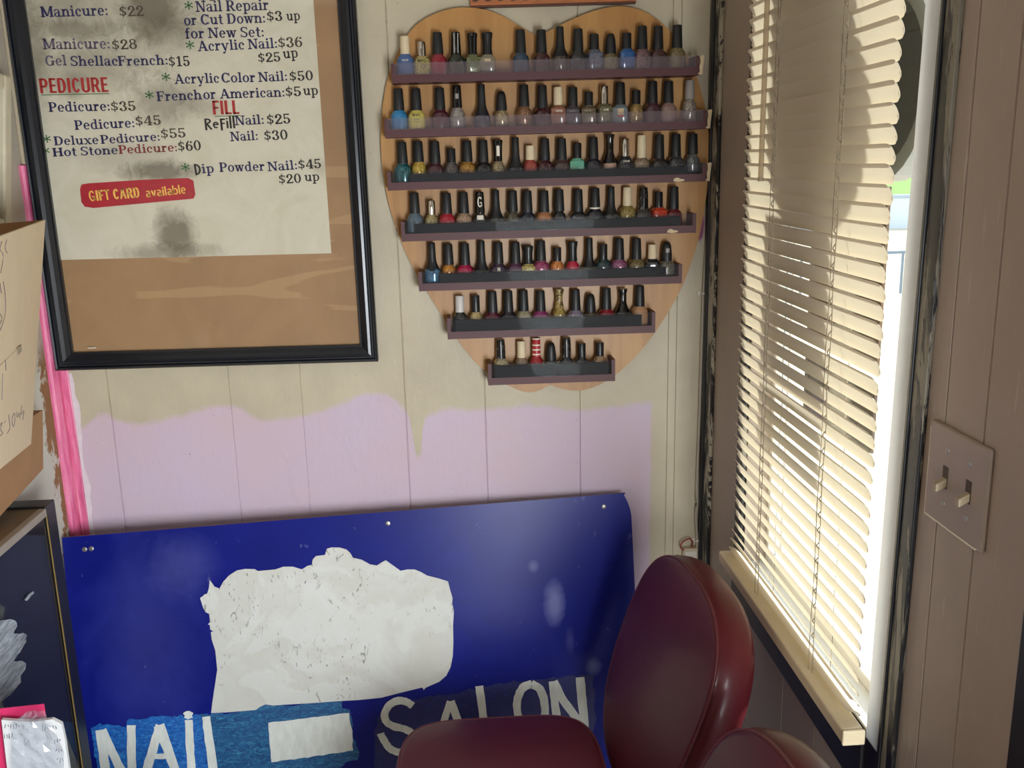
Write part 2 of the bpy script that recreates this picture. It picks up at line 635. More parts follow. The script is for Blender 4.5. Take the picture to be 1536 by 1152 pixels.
# ------------------------------------------------------------------ window
mat('white_vinyl', (226, 224, 220), 0.4, var=0.04, vscale=12, stretch=(1, 1, 0.2), bump=0.15, bscale=80)
m = translucent('white_stop', (206, 210, 218), 0.30, 0.35)
win = struct('window_1', bxm(XR + 0.040, XR + 0.062, WY1 - 0.014, WY1, WZ0, WZ1, 0.002), 'white_vinyl', 'window behind the blind')
for a in ((WY0, WY0 + 0.018, WZ0, WZ1), (WY0 + 0.018, WY1 - 0.014, WZ0, WZ0 + 0.02), (WY0 + 0.018, WY1 - 0.014, WZ1 - 0.03, WZ1)):
    obj('window_frame', bxm(XR + 0.040, XR + 0.062, a[0], a[1], a[2], a[3], 0.002), 'white_vinyl', win)
clear('window_glass', (246, 250, 250))
obj('window_glass', bxm(XR + 0.049, XR + 0.052, WY0 + 0.016, WY1 - 0.013, WZ0 + 0.018, WZ1 - 0.028), 'window_glass', win)
# near-side white stop strip, lit through by daylight
def leaning(x0, x1, y0, y1, z0, z1, slope=0.019, zr=0.82):
    """upright strip that leans a little along the wall"""
    bm = bxm(x0, x1, y0, y1, z0, z1, 0.0015)
    for v in bm.verts:
        v.co.y -= slope * (v.co.z - zr)
    return bm


obj('window_stop', leaning(XR - 0.007, XR + 0.001, -0.874, -0.838, WZ0, WZ1), 'white_stop', win)['label'] = 'white strip beside the glass'
obj('window_stop', leaning(XR - 0.007, XR + 0.001, -0.874, -0.838, WZ0 - 0.09, WZ0), 'black_paint', win)
obj('casing_bead', leaning(XR - 0.0085, XR, -0.881, -0.874, 0.60, WZ1), 'black_paint', win)
# casing
obj('window_casing', leaning(XR - 0.006, XR, -0.909, -0.881, 0.60, 2.16), 'casing_chipped', win)['label'] = 'black casing with chipped paint'
obj('window_casing', bxm(XR - 0.010, XR, WY1 + 0.002, WY1 + 0.036, 0.74, 2.16, 0.003), 'black_chipped', win)
obj('window_casing', bxm(XR - 0.012, XR, -0.868, WY1 + 0.036, 2.10, 2.16, 0.003), 'black_chipped', win)
obj('window_sill', bxm(XR - 0.012, XR, -0.838, WY1 + 0.036, 0.746, WZ0, 0.003), 'black_paint', win)['label'] = 'black sill'
obj('inner_sill', bxm(XR, XR + 0.04, WY0, WY1, WZ0 - 0.004, WZ0 + 0.004, 0.001), 'white_vinyl', win)

# assumed window, out of view: frame added on solid wall around the area light
w2 = struct('assumed_window', bxm(XR - 0.012, XR, -2.70, -2.65, 0.38, 1.46, 0.002), 'white_vinyl')
for a in ((-1.45, -1.40, 0.38, 1.46), (-2.65, -1.45, 0.38, 0.44), (-2.65, -1.45, 1.40, 1.46)):
    obj('window_frame', bxm(XR - 0.012, XR, a[0], a[1], a[2], a[3], 0.002), 'white_vinyl', w2)

# ------------------------------------------------------------------ blind
BX = 0.490
m = bpy.data.materials.new('slat_vinyl')
MATS['slat_vinyl'] = m
translucent_amount = 0.16
t = NT(m)
t.b.inputs['Base Color'].default_value = lin((204, 190, 168))
t.b.inputs['Roughness'].default_value = 0.45
t.b.inputs['Specular IOR Level'].default_value = 0.35
tl = t.n('ShaderNodeBsdfTranslucent')
tl.inputs[0].default_value = lin((238, 226, 202))
mx = t.n('ShaderNodeMixShader')
mx.inputs[0].default_value = translucent_amount
t.l(t.b.outputs[0], mx.inputs[1])
t.l(tl.outputs[0], mx.inputs[2])
t.l(mx.outputs[0], t.out.inputs[0])
mat('blind_rail', (226, 208, 172), 0.4, var=0.04)
mat('cord_white', (158, 144, 122), 0.7)
clear('wand_clear', (220, 206, 182), 0.45, (206, 190, 164))
blind = empty('window_blind', (BX, -0.5, 0.80), 'cream slatted mini blind hanging in front of the bright window', 'blind')


def loc(o, v):
    return Vector(v) - o.location


SY0, SY1 = -0.853, -0.320
bm = BM()
pitch = 0.0222
zb0 = 0.882
nsl = int((2.06 - zb0) / pitch)
wid = 0.0255
for k in range(nsl):
    zc = zb0 + 0.042 + (k - 3) * pitch
    # the lowest slats sit closer together on the rail
    if k < 4:
        zc = zb0 + (-0.008, 0.006, 0.022, 0.042)[k]
    zc += random.uniform(-0.0006, 0.0006)
    tilt = math.radians(69 + random.uniform(-1.2, 1.2)) if k > 3 else math.radians((28, 45, 58, 65)[k])
    yo = random.uniform(-0.002, 0.002)
    rr = 0.0105
    st = [0, 0.0012, 0.003, 0.006, 0.0105]
    ys = [SY0 + yo + d for d in st] + [SY0 + (SY1 - SY0) * f for f in (0.2, 0.4, 0.6, 0.8)] + [SY1 + yo - d for d in st[::-1]]
    rows = []
    for y in ys:
        d = min(y - (SY0 + yo), (SY1 + yo) - y)
        cut = 0 if d >= rr else rr - math.sqrt(max(0, rr * rr - (rr - d) ** 2))
        row = []
        sag = 0.0011 * math.sin(PI * (y - SY0) / (SY1 - SY0)) * (0.6 if k > 3 else 0)
        for j in range(6):
            s = -0.5 + j / 5
            u = s * (wid - 0) if True else 0
            lim = wid / 2 - cut
            u = max(-wid / 2 + cut * 0.35, min(lim, u))
            crown = 0.0022 * (1 - (2 * s) ** 2)
            # upper edge leans into the room, lower edge out
            dx = u * math.cos(tilt) + crown * math.sin(tilt)
            dz = -u * math.sin(tilt) + crown * math.cos(tilt)
            row.append(bm.verts.new(loc(blind, (BX + dx - 0.002, y, zc + dz - sag))))
        rows.append(row)
    for a, b in zip(rows, rows[1:]):
        for j in range(5):
            bm.faces.new((a[j], a[j + 1], b[j + 1], b[j]))
obj('slats', bm, 'slat_vinyl', blind, True)
bm = BM()
a, b = side(1090, 838, BX), side(1283, 1112, BX)
box(bm, -0.026, 0.002, -0.373, 0.190, 0.046, 0.066, 0.003)
obj('bottom_rail', bm, 'blind_rail', blind)
obj('rail_end_cap', bxm(-0.0265, 0.0025, -0.378, -0.373, 0.0455, 0.0665, 0.002), 'blind_rail', blind)
obj('headrail', bxm(-0.016, 0.020, SY0 + 0.5 - 0.006, SY1 + 0.5 + 0.012, 1.285, 1.315, 0.002), 'blind_rail', blind)
for yc in (side(1156, 400, BX - 0.0135).y, side(1260, 250, BX - 0.0135).y):
    bm = BM()
    for dx in (-0.0135, 0.0125):
        tube(bm, [loc(blind, (BX + dx + 0.0006 * math.sin(i * 1.7), yc + 0.0012 * math.sin(i * 2.1 + dx * 90), 0.866 + i * 0.0405)) for i in range(31)], 0.0007, 5)
    tube(bm, [loc(blind, (BX - 0.0145, yc + 0.010 + 0.0015 * math.sin(i * 1.3), 0.866 + i * 0.0405)) for i in range(31)], 0.0006, 5)
    for k in range(3, nsl):
        zc = zb0 + 0.042 + (k - 3) * pitch - 0.009
        bm2 = [loc(blind, (BX - 0.0135, yc, zc + 0.012)), loc(blind, (BX - 0.0155, yc + 0.003, zc + 0.006)), loc(blind, (BX - 0.012, yc + 0.004, zc + 0.001))]
        tube(bm, smoothline(bm2, k=3), 0.0009, 5)
    obj('ladder_cord', bm, 'cord_white', blind, True)
bm = BM()
wt, wb = side(1151, 0, 0.472), side(1141, 268, 0.472)
wv = (wt - wb).normalized()
tube(bm, [loc(blind, wb), loc(blind, wb + wv * 0.5)], 0.0042, 6)
tube(bm, [loc(blind, wb - wv * 0.004), loc(blind, wb + wv * 0.002)], 0.0048, 6)
obj('tilt_wand', bm, 'wand_clear', blind)['label'] = 'clear tilt wand'

# ------------------------------------------------------------------ signs hung behind the glass
mat('sign_back_grey', (70, 66, 64), 0.5, var=0.08)
mat('sign_rim_grey', (150, 146, 140), 0.4)
osg = empty('oval_window_sign', (XR + 0.060, -0.563, 1.66), 'grey oval sign hanging in the window behind the blind', 'sign')


def stadium(hw, hh, n=16, r=None):
    r = r or hh
    out = []
    for cx, a0 in ((hw - r, -PI / 2), (-(hw - r), PI / 2)):
        for i in range(n + 1):
            a = a0 + PI * i / n
            out.append((cx + r * math.cos(a), hh * math.sin(a)))
    return out


bm = BM()
prism(bm, [Vector((0.008, y, z)) for y, z in stadium(0.165, 0.115)], Vector((0.012, 0, 0)))
obj('sign_face', bm, 'sign_back_grey', osg)
bm = BM()
o_, i_ = stadium(0.182, 0.130), stadium(0.160, 0.108)
n_ = len(o_)
V = [[bm.verts.new((x, p[0], p[1])) for p in ring] for x, ring in ((0.002, o_), (0.002, i_), (0.03, i_), (0.03, o_))]
for k in range(4):
    for i in range(n_):
        bm.faces.new((V[k][i], V[k][(i + 1) % n_], V[(k + 1) % 4][(i + 1) % n_], V[(k + 1) % 4][i]))
obj('sign_rim', bm, 'sign_rim_grey', osg)
for y in (-0.09, 0.09):
    obj('hanging_cord', tube(BM(), [(0.012, y, 0.11), (0.012, y, 0.42)], 0.0012, 6), 'black_paint', osg)
c1 = empty('window_poster', (XR + 0.060, -0.49, 1.40), 'brown card poster in the window below the oval sign', 'poster')
mat('poster_brown', (112, 84, 62), 0.6, var=0.08)
obj('card', bxm(0.0, 0.004, -0.165, 0.100, -0.125, 0.125), 'poster_brown', c1)
c2 = empty('window_poster', (XR + 0.060, -0.50, 1.205), 'small dark card in the window below the brown poster', 'poster')
mat('poster_dark', (82, 60, 50), 0.6, var=0.08)
obj('card', bxm(0.0, 0.004, -0.155, 0.110, -0.05, 0.05), 'poster_dark', c2)
obj('shade_board', bxm(0.004, 0.008, -0.130, 0.175, 0.08, 0.42), 'sign_back_grey', osg)  # unseen board added behind the blind to shade its top slats

# ------------------------------------------------------------------ outdoors
m = bpy.data.materials.new('gravel')
MATS['gravel'] = m
t = NT(m)
n = t.noise(40, 5, 0.7)
t.l(t.ramp(n, [(0.3, (206, 186, 156)), (0.7, (236, 222, 196))]), t.b.inputs['Base Color'])
t.b.inputs['Roughness'].default_value = 0.9
struct('ground_outside', bxm(0.62, 160, -30, 300, -0.5, -0.45), 'gravel')
mat('lawn_green', (118, 150, 66), 0.9, var=0.2, vscale=3)
struct('lawn_outside', bxm(4, 160, 24.5, 300, -0.45, -0.43), 'lawn_green')
mat('deck_white', (198, 214, 232), 0.5, var=0.04)
dk = empty('porch_deck', (0.60, -0.9, -0.45), 'pale painted porch boards outside under the window', 'porch')
for i in range(7):
    obj('deck_board', bxm(0.03 + i * 0.145, 0.165 + i * 0.145, -0.9, 2.4, 0.12, 0.15, 0.004), 'deck_white', dk)
obj('deck_beam', bxm(0.05, 1.0, -0.8, -0.7, 0.0, 0.12), 'deck_white', dk)
obj('deck_beam', bxm(0.05, 1.0, 2.2, 2.3, 0.0, 0.12), 'deck_white', dk)
mat('wall_white', (214, 224, 236), 0.6)
mat('wall_cap', (170, 186, 204), 0.6)
hs = empty('yard_wall', (12.5, 23.0, -0.45), 'low pale wall across the yard, seen past the right end of the blind', 'wall')
obj('wall_slab', bxm(-6, 6, 0, 0.3, 0, 0.82, 0.01), 'wall_white', hs)
obj('coping', bxm(-6.05, 6.05, -0.04, 0.34, 0.82, 0.9, 0.01), 'wall_cap', hs)
rl = empty('yard_railing', (6.5, 11.5, -0.45), 'grey metal railing in the yard outside the window', 'railing')
mat('rail_grey', (120, 138, 160), 0.4)
obj('top_bar', bxm(-2.5, 2.5, -0.02, 0.02, 0.58, 0.62), 'rail_grey', rl)
for i in range(11):
    obj('post', bxm(-2.5 + i * 0.5 - 0.015, -2.5 + i * 0.5 + 0.015, -0.015, 0.015, 0, 0.58), 'rail_grey', rl)
# ------------------------------------------------------------------ lettering: a bold slab serif drawn with strokes
XH = 0.70
ST, TH, SH = 0.225, 0.115, 0.11


def gV(x, y0, y1, w=ST):
    return [(x - w / 2, y0), (x + w / 2, y0), (x + w / 2, y1), (x - w / 2, y1)]


def gH(x0, x1, y, h=TH):
    return [(x0, y), (x1, y), (x1, y + h), (x0, y + h)]


def sB(x, y=0.0, a=0.20, b=None):
    return gH(x - a, x + (a if b is None else b), y, SH)


def sT(x, y=1.0, a=0.20, b=None):
    return gH(x - a, x + (a if b is None else b), y - SH, SH)


def gD(x0, y0, x1, y1, w=ST):
    return [(x0 - w / 2, y0), (x0 + w / 2, y0), (x1 + w / 2, y1), (x1 - w / 2, y1)]


def gA(cx, cy, rx, ry, a0, a1, wt=ST, wn=TH, n=14):
    o, i = [], []
    for k in range(n + 1):
        a = math.radians(a0 + (a1 - a0) * k / n)
        ca, sa = math.cos(a), math.sin(a)
        o.append((cx + rx * ca, cy + ry * sa))
        i.append((cx + (rx - wt) * ca, cy + (ry - wn) * sa))
    return o + i[::-1]


def dot(x, y, r=0.115):
    return [(x + r * math.cos(k * PI / 5), y + r * math.sin(k * PI / 5)) for k in range(10)]


h = XH / 2
GL = {
    ' ': (0.32, []),
    'M': (1.20, [gV(0.18, 0, 1), gV(1.0, 0, 1), gD(0.20, 1, 0.58, 0.08, 0.22), gD(0.96, 1, 0.60, 0.08, 0.12), sB(0.18), sB(1.0), sT(0.14, 1, 0.14, 0.1), sT(1.02, 1, 0.08, 0.16)]),
    'N': (1.02, [gV(0.18, 0, 1, 0.12), gV(0.82, 0, 1, 0.12), gD(0.20, 1, 0.80, 0, 0.22), sB(0.18), sT(0.14, 1, 0.14, 0.1), sT(0.82)]),
    'A': (1.04, [gD(0.50, 1, 0.16, 0, 0.11), gD(0.50, 1, 0.86, 0, 0.22), gH(0.28, 0.72, 0.28), sB(0.16, 0, 0.16), sB(0.86, 0, 0.20)]),
    'C': (0.94, [gA(0.48, 0.5, 0.44, 0.52, 40, 320), gV(0.82, 0.66, 1.0, 0.09), gV(0.82, 0.04, 0.24, 0.07)]),
    'G': (1.02, [gA(0.48, 0.5, 0.44, 0.52, 40, 330), gV(0.80, 0.68, 1.0, 0.09), gV(0.80, 0.04, 0.44, 0.19), sT(0.80, 0.50, 0.2)]),
    'S': (0.76, [gA(0.38, 0.735, 0.32, 0.28, 30, 225, 0.17, 0.10), gA(0.38, 0.265, 0.33, 0.285, -150, 45, 0.17, 0.10), gD(0.18, 0.62, 0.60, 0.38, 0.26), gV(0.67, 0.70, 0.98, 0.08), gV(0.09, 0.02, 0.30, 0.08)]),
    'F': (0.86, [gV(0.24, 0, 1), sB(0.24), gH(0.04, 0.80, 0.91, 0.09), gV(0.77, 0.68, 1, 0.08), gH(0.3, 0.60, 0.47), gV(0.60, 0.36, 0.66, 0.08)]),
    'P': (0.88, [gV(0.24, 0, 1), sB(0.24), gH(0.04, 0.46, 0.91, 0.09), gH(0.3, 0.46, 0.40, 0.09), gA(0.46, 0.70, 0.38, 0.30, -90, 90, ST, 0.09)]),
    'D': (1.00, [gV(0.24, 0, 1), gH(0.04, 0.46, 0.91, 0.09), gH(0.04, 0.46, 0, 0.09), gA(0.46, 0.5, 0.48, 0.5, -90, 90, ST, 0.09)]),
    'H': (1.06, [gV(0.24, 0, 1), gV(0.82, 0, 1), sB(0.24), sB(0.82), sT(0.24), sT(0.82), gH(0.3, 0.8, 0.46)]),
    'R': (0.98, [gV(0.24, 0, 1), sB(0.24), gH(0.04, 0.48, 0.91, 0.09), gH(0.3, 0.50, 0.43, 0.09), gA(0.48, 0.715, 0.36, 0.285, -90, 90, ST, 0.09), gD(0.50, 0.46, 0.80, 0.0, 0.22), sB(0.84, 0, 0.1, 0.12)]),
    'a': (0.72, [gA(0.32, 0.56, 0.27, 0.16, 20, 160, 0.13, 0.08), gV(0.49, 0.05, 0.56, 0.18), gA(0.30, 0.20, 0.27, 0.21, 60, 350, 0.17, 0.08), gH(0.44, 0.70, 0, SH), gV(0.12, 0.48, 0.6, 0.11)]),
    'n': (0.84, [gV(0.20, 0, XH, 0.18), gV(0.63, 0, 0.48, 0.18), sB(0.20, 0, 0.18), sB(0.63, 0, 0.18), sT(0.12, XH, 0.10), gA(0.45, 0.42, 0.27, 0.29, 0, 165, 0.18, 0.11)]),
    'm': (1.24, [gV(0.20, 0, XH, 0.18), gV(0.61, 0, 0.48, 0.18), gV(1.03, 0, 0.48, 0.18), sB(0.20, 0, 0.17), sB(0.61, 0, 0.17), sB(1.03, 0, 0.17), sT(0.12, XH, 0.10), gA(0.44, 0.42, 0.26, 0.29, 0, 165, 0.18, 0.11), gA(0.86, 0.42, 0.26, 0.29, 0, 165, 0.18, 0.11)]),
    'u': (0.84, [gV(0.20, 0.22, XH, 0.18), gV(0.62, 0, XH, 0.18), sT(0.14, XH, 0.12), sT(0.56, XH, 0.12), sB(0.68, 0, 0.06, 0.12), gA(0.38, 0.28, 0.27, 0.29, 180, 345, 0.18, 0.11)]),
    'i': (0.44, [gV(0.22, 0, XH, 0.18), sB(0.22, 0, 0.19), sT(0.14, XH, 0.11), dot(0.20, 0.90, 0.11)]),
    'l': (0.44, [gV(0.22, 0, 1.03, 0.18), sB(0.22, 0, 0.19), sT(0.14, 1.03, 0.11)]),
    'c': (0.66, [gA(0.34, h, 0.30, h + 0.02, 45, 320, 0.18, 0.09), dot(0.52, 0.50, 0.10)]),
    'e': (0.70, [gA(0.35, h, 0.31, h + 0.02, 0, 320, 0.18, 0.09), gH(0.12, 0.62, 0.33, 0.08)]),
    'r': (0.62, [gV(0.20, 0, XH, 0.18), sB(0.20, 0, 0.19), sT(0.12, XH, 0.10), gA(0.42, 0.40, 0.22, 0.31, 70, 170, 0.16, 0.12), dot(0.48, 0.58, 0.10)]),
    'o': (0.74, [gA(0.37, h, 0.33, h + 0.02, 0, 360, 0.18, 0.09, 22)]),
    'd': (0.82, [gA(0.34, h, 0.30, h + 0.02, 50, 310, 0.18, 0.09), gV(0.57, 0, 1.03, 0.18), sT(0.49, 1.03, 0.12), sB(0.64, 0, 0.06, 0.14)]),
    'p': (0.82, [gA(0.46, h, 0.31, h + 0.02, -130, 130, 0.18, 0.09), gV(0.22, -0.32, XH, 0.18), sT(0.14, XH, 0.11), sB(0.22, -0.32, 0.19)]),
    'h': (0.86, [gV(0.20, 0, 1.03, 0.18), gV(0.63, 0, 0.48, 0.18), sB(0.20, 0, 0.18), sB(0.63, 0, 0.18), sT(0.12, 1.03, 0.10), gA(0.45, 0.42, 0.27, 0.29, 0, 165, 0.18, 0.11)]),
    't': (0.52, [gV(0.24, 0.12, 0.92, 0.18), gH(0.04, 0.46, XH - SH, SH), gA(0.36, 0.16, 0.21, 0.18, 180, 320, 0.17, 0.10)]),
    'f': (0.52, [gV(0.22, 0, 0.84, 0.18), sB(0.22, 0, 0.19), gH(0.02, 0.46, XH - SH, SH), gA(0.36, 0.78, 0.23, 0.27, 40, 180, 0.18, 0.11)]),
    'w': (1.02, [gD(0.16, XH, 0.32, 0, 0.19), gD(0.50, XH, 0.34, 0, 0.10), gD(0.50, XH, 0.68, 0, 0.19), gD(0.86, XH, 0.70, 0, 0.10), sT(0.16, XH, 0.16), sT(0.50, XH, 0.14), sT(0.86, XH, 0.15)]),
    'x': (0.80, [gD(0.16, XH, 0.62, 0, 0.21), gD(0.62, XH, 0.16, 0, 0.10), sT(0.17, XH, 0.16), sT(0.62, XH, 0.14), sB(0.16, 0, 0.14), sB(0.62, 0, 0.16)]),
    'y': (0.82, [gD(0.16, XH, 0.42, 0, 0.20), gD(0.66, XH, 0.32, -0.30, 0.10), sT(0.16, XH, 0.16), sT(0.66, XH, 0.14), dot(0.24, -0.24, 0.10)]),
    ':': (0.34, [dot(0.17, 0.11, 0.10), dot(0.17, 0.55, 0.10)]),
    '1': (0.66, [gV(0.33, 0, 1, 0.19), sB(0.33, 0, 0.24), gD(0.33, 0.98, 0.10, 0.78, 0.16)]),
    '2': (0.72, [gA(0.35, 0.72, 0.30, 0.29, -20, 180, 0.18, 0.10), gD(0.56, 0.66, 0.12, 0.10, 0.20), gH(0.04, 0.66, 0, 0.14), dot(0.15, 0.70, 0.11), gV(0.63, 0.0, 0.24, 0.07)]),
    '3': (0.72, [gA(0.33, 0.745, 0.28, 0.265, -90, 165, 0.18, 0.09), gA(0.33, 0.27, 0.33, 0.285, -165, 90, 0.19, 0.09), dot(0.14, 0.22, 0.11), dot(0.14, 0.77, 0.10)]),
    '4': (0.74, [gV(0.48, 0, 1, 0.19), gD(0.46, 1, 0.06, 0.30, 0.11), gH(0.02, 0.70, 0.24, 0.10), sB(0.48, 0, 0.19)]),
    '5': (0.72, [gV(0.15, 0.48, 1.0, 0.10), gH(0.10, 0.60, 0.87, 0.13), gA(0.33, 0.31, 0.33, 0.32, -165, 140, 0.19, 0.09), dot(0.14, 0.20, 0.11)]),
    '6': (0.74, [gA(0.36, 0.31, 0.32, 0.33, 0, 360, 0.18, 0.09, 22), gA(0.44, 0.42, 0.40, 0.60, 100, 190, 0.18, 0.10), dot(0.56, 0.86, 0.10)]),
    '8': (0.74, [gA(0.36, 0.75, 0.28, 0.26, 0, 360, 0.15, 0.09, 22), gA(0.36, 0.28, 0.33, 0.30, 0, 360, 0.18, 0.09, 22)]),
    '0': (0.76, [gA(0.37, 0.5, 0.33, 0.52, 0, 360, 0.18, 0.09, 24)]),
    '$': (0.74, [gA(0.36, 0.70, 0.27, 0.22, 30, 225, 0.15, 0.10), gA(0.36, 0.30, 0.28, 0.22, -150, 45, 0.15, 0.10), gD(0.19, 0.60, 0.54, 0.40, 0.24), gV(0.36, -0.10, 1.10, 0.07), gV(0.60, 0.66, 0.88, 0.07), gV(0.11, 0.12, 0.34, 0.07)]),
    '*': (0.6, [[(0.30 + 0.32 * math.cos(a) + 0.055 * math.sin(a) * sg, 0.52 + 0.32 * math.sin(a) - 0.055 * math.cos(a) * sg) for sg in (1, -1)] + [(0.30 - 0.05 * math.cos(a) - 0.03 * math.sin(a) * sg, 0.52 - 0.05 * math.sin(a) + 0.03 * math.cos(a) * sg) for sg in (1, -1)] for a in [PI / 2 + k * 2 * PI / 6 for k in range(6)]]),
}
# heavy condensed sans for the red headings and the gift card banner; also marker letters
SW = 0.17
SANS = {
    ' ': (0.25, []),
    'P': (0.56, [gV(0.12, 0, 1, SW), gH(0.1, 0.32, 0.86, 0.14), gH(0.1, 0.32, 0.38, 0.13), gA(0.30, 0.69, 0.22, 0.31, -90, 90, SW, 0.14)]),
    'E': (0.48, [gV(0.12, 0, 1, SW), gH(0.1, 0.44, 0.86, 0.14), gH(0.1, 0.40, 0.44, 0.13), gH(0.1, 0.44, 0, 0.14)]),
    'D': (0.58, [gV(0.12, 0, 1, SW), gH(0.1, 0.30, 0.86, 0.14), gH(0.1, 0.30, 0, 0.14), gA(0.28, 0.5, 0.25, 0.5, -90, 90, SW, 0.14)]),
    'I': (0.26, [gV(0.13, 0, 1, SW)]),
    'C': (0.56, [gA(0.29, 0.5, 0.25, 0.51, 35, 325, SW, 0.14)]),
    'U': (0.58, [gV(0.12, 0.2, 1, SW), gV(0.46, 0.2, 1, SW), gA(0.29, 0.25, 0.255, 0.26, 180, 360, SW, 0.14)]),
    'R': (0.58, [gV(0.12, 0, 1, SW), gH(0.1, 0.32, 0.86, 0.14), gH(0.1, 0.32, 0.40, 0.13), gA(0.30, 0.70, 0.22, 0.30, -90, 90, SW, 0.14), gD(0.32, 0.46, 0.47, 0, 0.18)]),
    'F': (0.46, [gV(0.12, 0, 1, SW), gH(0.1, 0.43, 0.86, 0.14), gH(0.1, 0.38, 0.42, 0.13)]),
    'L': (0.46, [gV(0.12, 0, 1, SW), gH(0.1, 0.43, 0, 0.14)]),
    'G': (0.60, [gA(0.30, 0.5, 0.26, 0.51, 35, 335, SW - 0.04, 0.12), gV(0.48, 0.08, 0.46, 0.13), gH(0.30, 0.54, 0.38, 0.11)]),
    'T': (0.50, [gV(0.25, 0, 1, SW - 0.03), gH(0.02, 0.48, 0.87, 0.13)]),
    'A': (0.60, [gD(0.30, 1, 0.10, 0, 0.15), gD(0.30, 1, 0.50, 0, 0.15), gH(0.16, 0.44, 0.24, 0.12)]),
    'a': (0.50, [gA(0.24, 0.55, 0.19, 0.17, 0, 160, 0.13, 0.11), gV(0.37, 0, 0.56, 0.13), gA(0.22, 0.21, 0.19, 0.22, 0, 360, 0.13, 0.10, 18)]),
    'v': (0.50, [gD(0.09, XH, 0.25, 0, 0.14), gD(0.41, XH, 0.25, 0, 0.14)]),
    'i': (0.22, [gV(0.11, 0, XH, 0.13), dot(0.11, 0.88, 0.085)]),
    'l': (0.22, [gV(0.11, 0, 1.02, 0.13)]),
    'b': (0.52, [gV(0.10, 0, 1.02, 0.13), gA(0.28, h, 0.22, h + 0.02, 0, 360, 0.13, 0.11, 18)]),
    'e': (0.50, [gA(0.25, h, 0.22, h + 0.02, 0, 315, 0.13, 0.11), gH(0.08, 0.45, 0.30, 0.10)]),
    'N': (0.62, [gV(0.12, 0, 1, 0.13), gV(0.50, 0, 1, 0.13), gD(0.13, 1, 0.49, 0, 0.17)]),
    'O': (0.66, [gA(0.33, 0.5, 0.29, 0.51, 0, 360, 0.14, 0.12, 22)]),
    'Y': (0.58, [gV(0.29, 0, 0.5, 0.14), gD(0.08, 1, 0.29, 0.44, 0.15), gD(0.50, 1, 0.29, 0.44, 0.15)]),
}
MARK = {
    'R': (0.60, [gV(0.12, -0.1, 1, 0.15), gA(0.22, 0.76, 0.30, 0.26, -90, 110, 0.14, 0.14), gD(0.20, 0.52, 0.50, -0.05, 0.16)]),
    'e': (0.48, [gA(0.24, 0.36, 0.22, 0.32, 0, 310, 0.13, 0.13), gH(0.08, 0.42, 0.34, 0.12)]),
    'F': (0.48, [gV(0.16, -0.18, 0.95, 0.15), gH(0.10, 0.46, 0.80, 0.15), gH(0.10, 0.42, 0.42, 0.13)]),
    'i': (0.22, [gV(0.11, 0.0, 0.72, 0.14), gV(0.11, 0.84, 0.98, 0.13)]),
    'l': (0.24, [gV(0.12, -0.02, 1.15, 0.15)]),
    'D': (0.62, [gV(0.14, -0.08, 1.02, 0.16), gA(0.20, 0.48, 0.38, 0.52, -90, 95, 0.16, 0.14)]),
}


def text_polys(txt, font):
    x, out = 0, []
    for ch in txt:
        adv, ps = font[ch]
        out += [[(px + x, py) for px, py in p] for p in ps]
        x += adv
    return out, x


def lettering(name, txt, font, p0, p1, cap, n, m, parent, origin=None, slant=0.0, lift=0.0, mw=None):
    """txt from p0 to p1 along its base line on a plane with normal n (towards the viewer)"""
    ps, w = text_polys(txt, font)
    u = (p1 - p0) / w
    v = n.cross(u).normalized() * cap
    o = origin if origin is not None else Vector((0, 0, 0))
    bm = BM()
    for p in ps:
        bm.faces.new([bm.verts.new(p0 + u * (x + slant * y) + v * y + n * lift - o) for x, y in p])
    return obj(name, bm, m, parent)


# ------------------------------------------------------------------ framed price list on the back wall
FY = -0.026      # front of the moulding
mat('frame_black', (18, 22, 30), 0.28, spec=0.6, bump=0.05, bscale=300)
m = bpy.data.materials.new('backing_board')
MATS['backing_board'] = m
t = NT(m)
n1 = t.noise(7, 5, 0.6, None, (3, 1, 5), 0.8)
n2 = t.noise(160, 3, 0.6)
base = t.mix(t.step(n1, 0.35, 0.65), (168, 130, 92), (154, 118, 83))
base = t.mix(t.math('MULTIPLY', n2, 0.25), base, (182, 146, 106))
sc_ = t.step(t.noise(5, 2, 0.5, (0.3, 1, 3), (9, 9, 2), 2.0), 0.64, 0.66)
base = t.mix(t.math('MULTIPLY', sc_, 0.25), base, (212, 178, 132))
t.l(base, t.b.inputs['Base Color'])
t.b.inputs['Roughness'].default_value = 0.6

A0 = back(40, -300, FY)
TLo, TRo, BRo, BLo = back(-36, -285, FY), back(527, -297, FY), back(567, 543, FY), back(82, 557, FY)
# true rectangle: keep the lower edge and the upright direction of the hanging
ex = (BRo - BLo).normalized()
en = Vector((0, -1, 0))
ez = (back(2, 0, FY) - BLo).normalized()
FWID = (BRo - BLo).length
FHGT = 0.915
fr = empty('picture_frame', tuple(BLo), 'large black frame on the back wall holding the stained nail price list', 'picture frame')


def fl(a, b, d=0.0):
    """frame-local point: a along the bottom edge, b upwards, d out of the frame's front"""
    return ex * a + ez * b + en * d


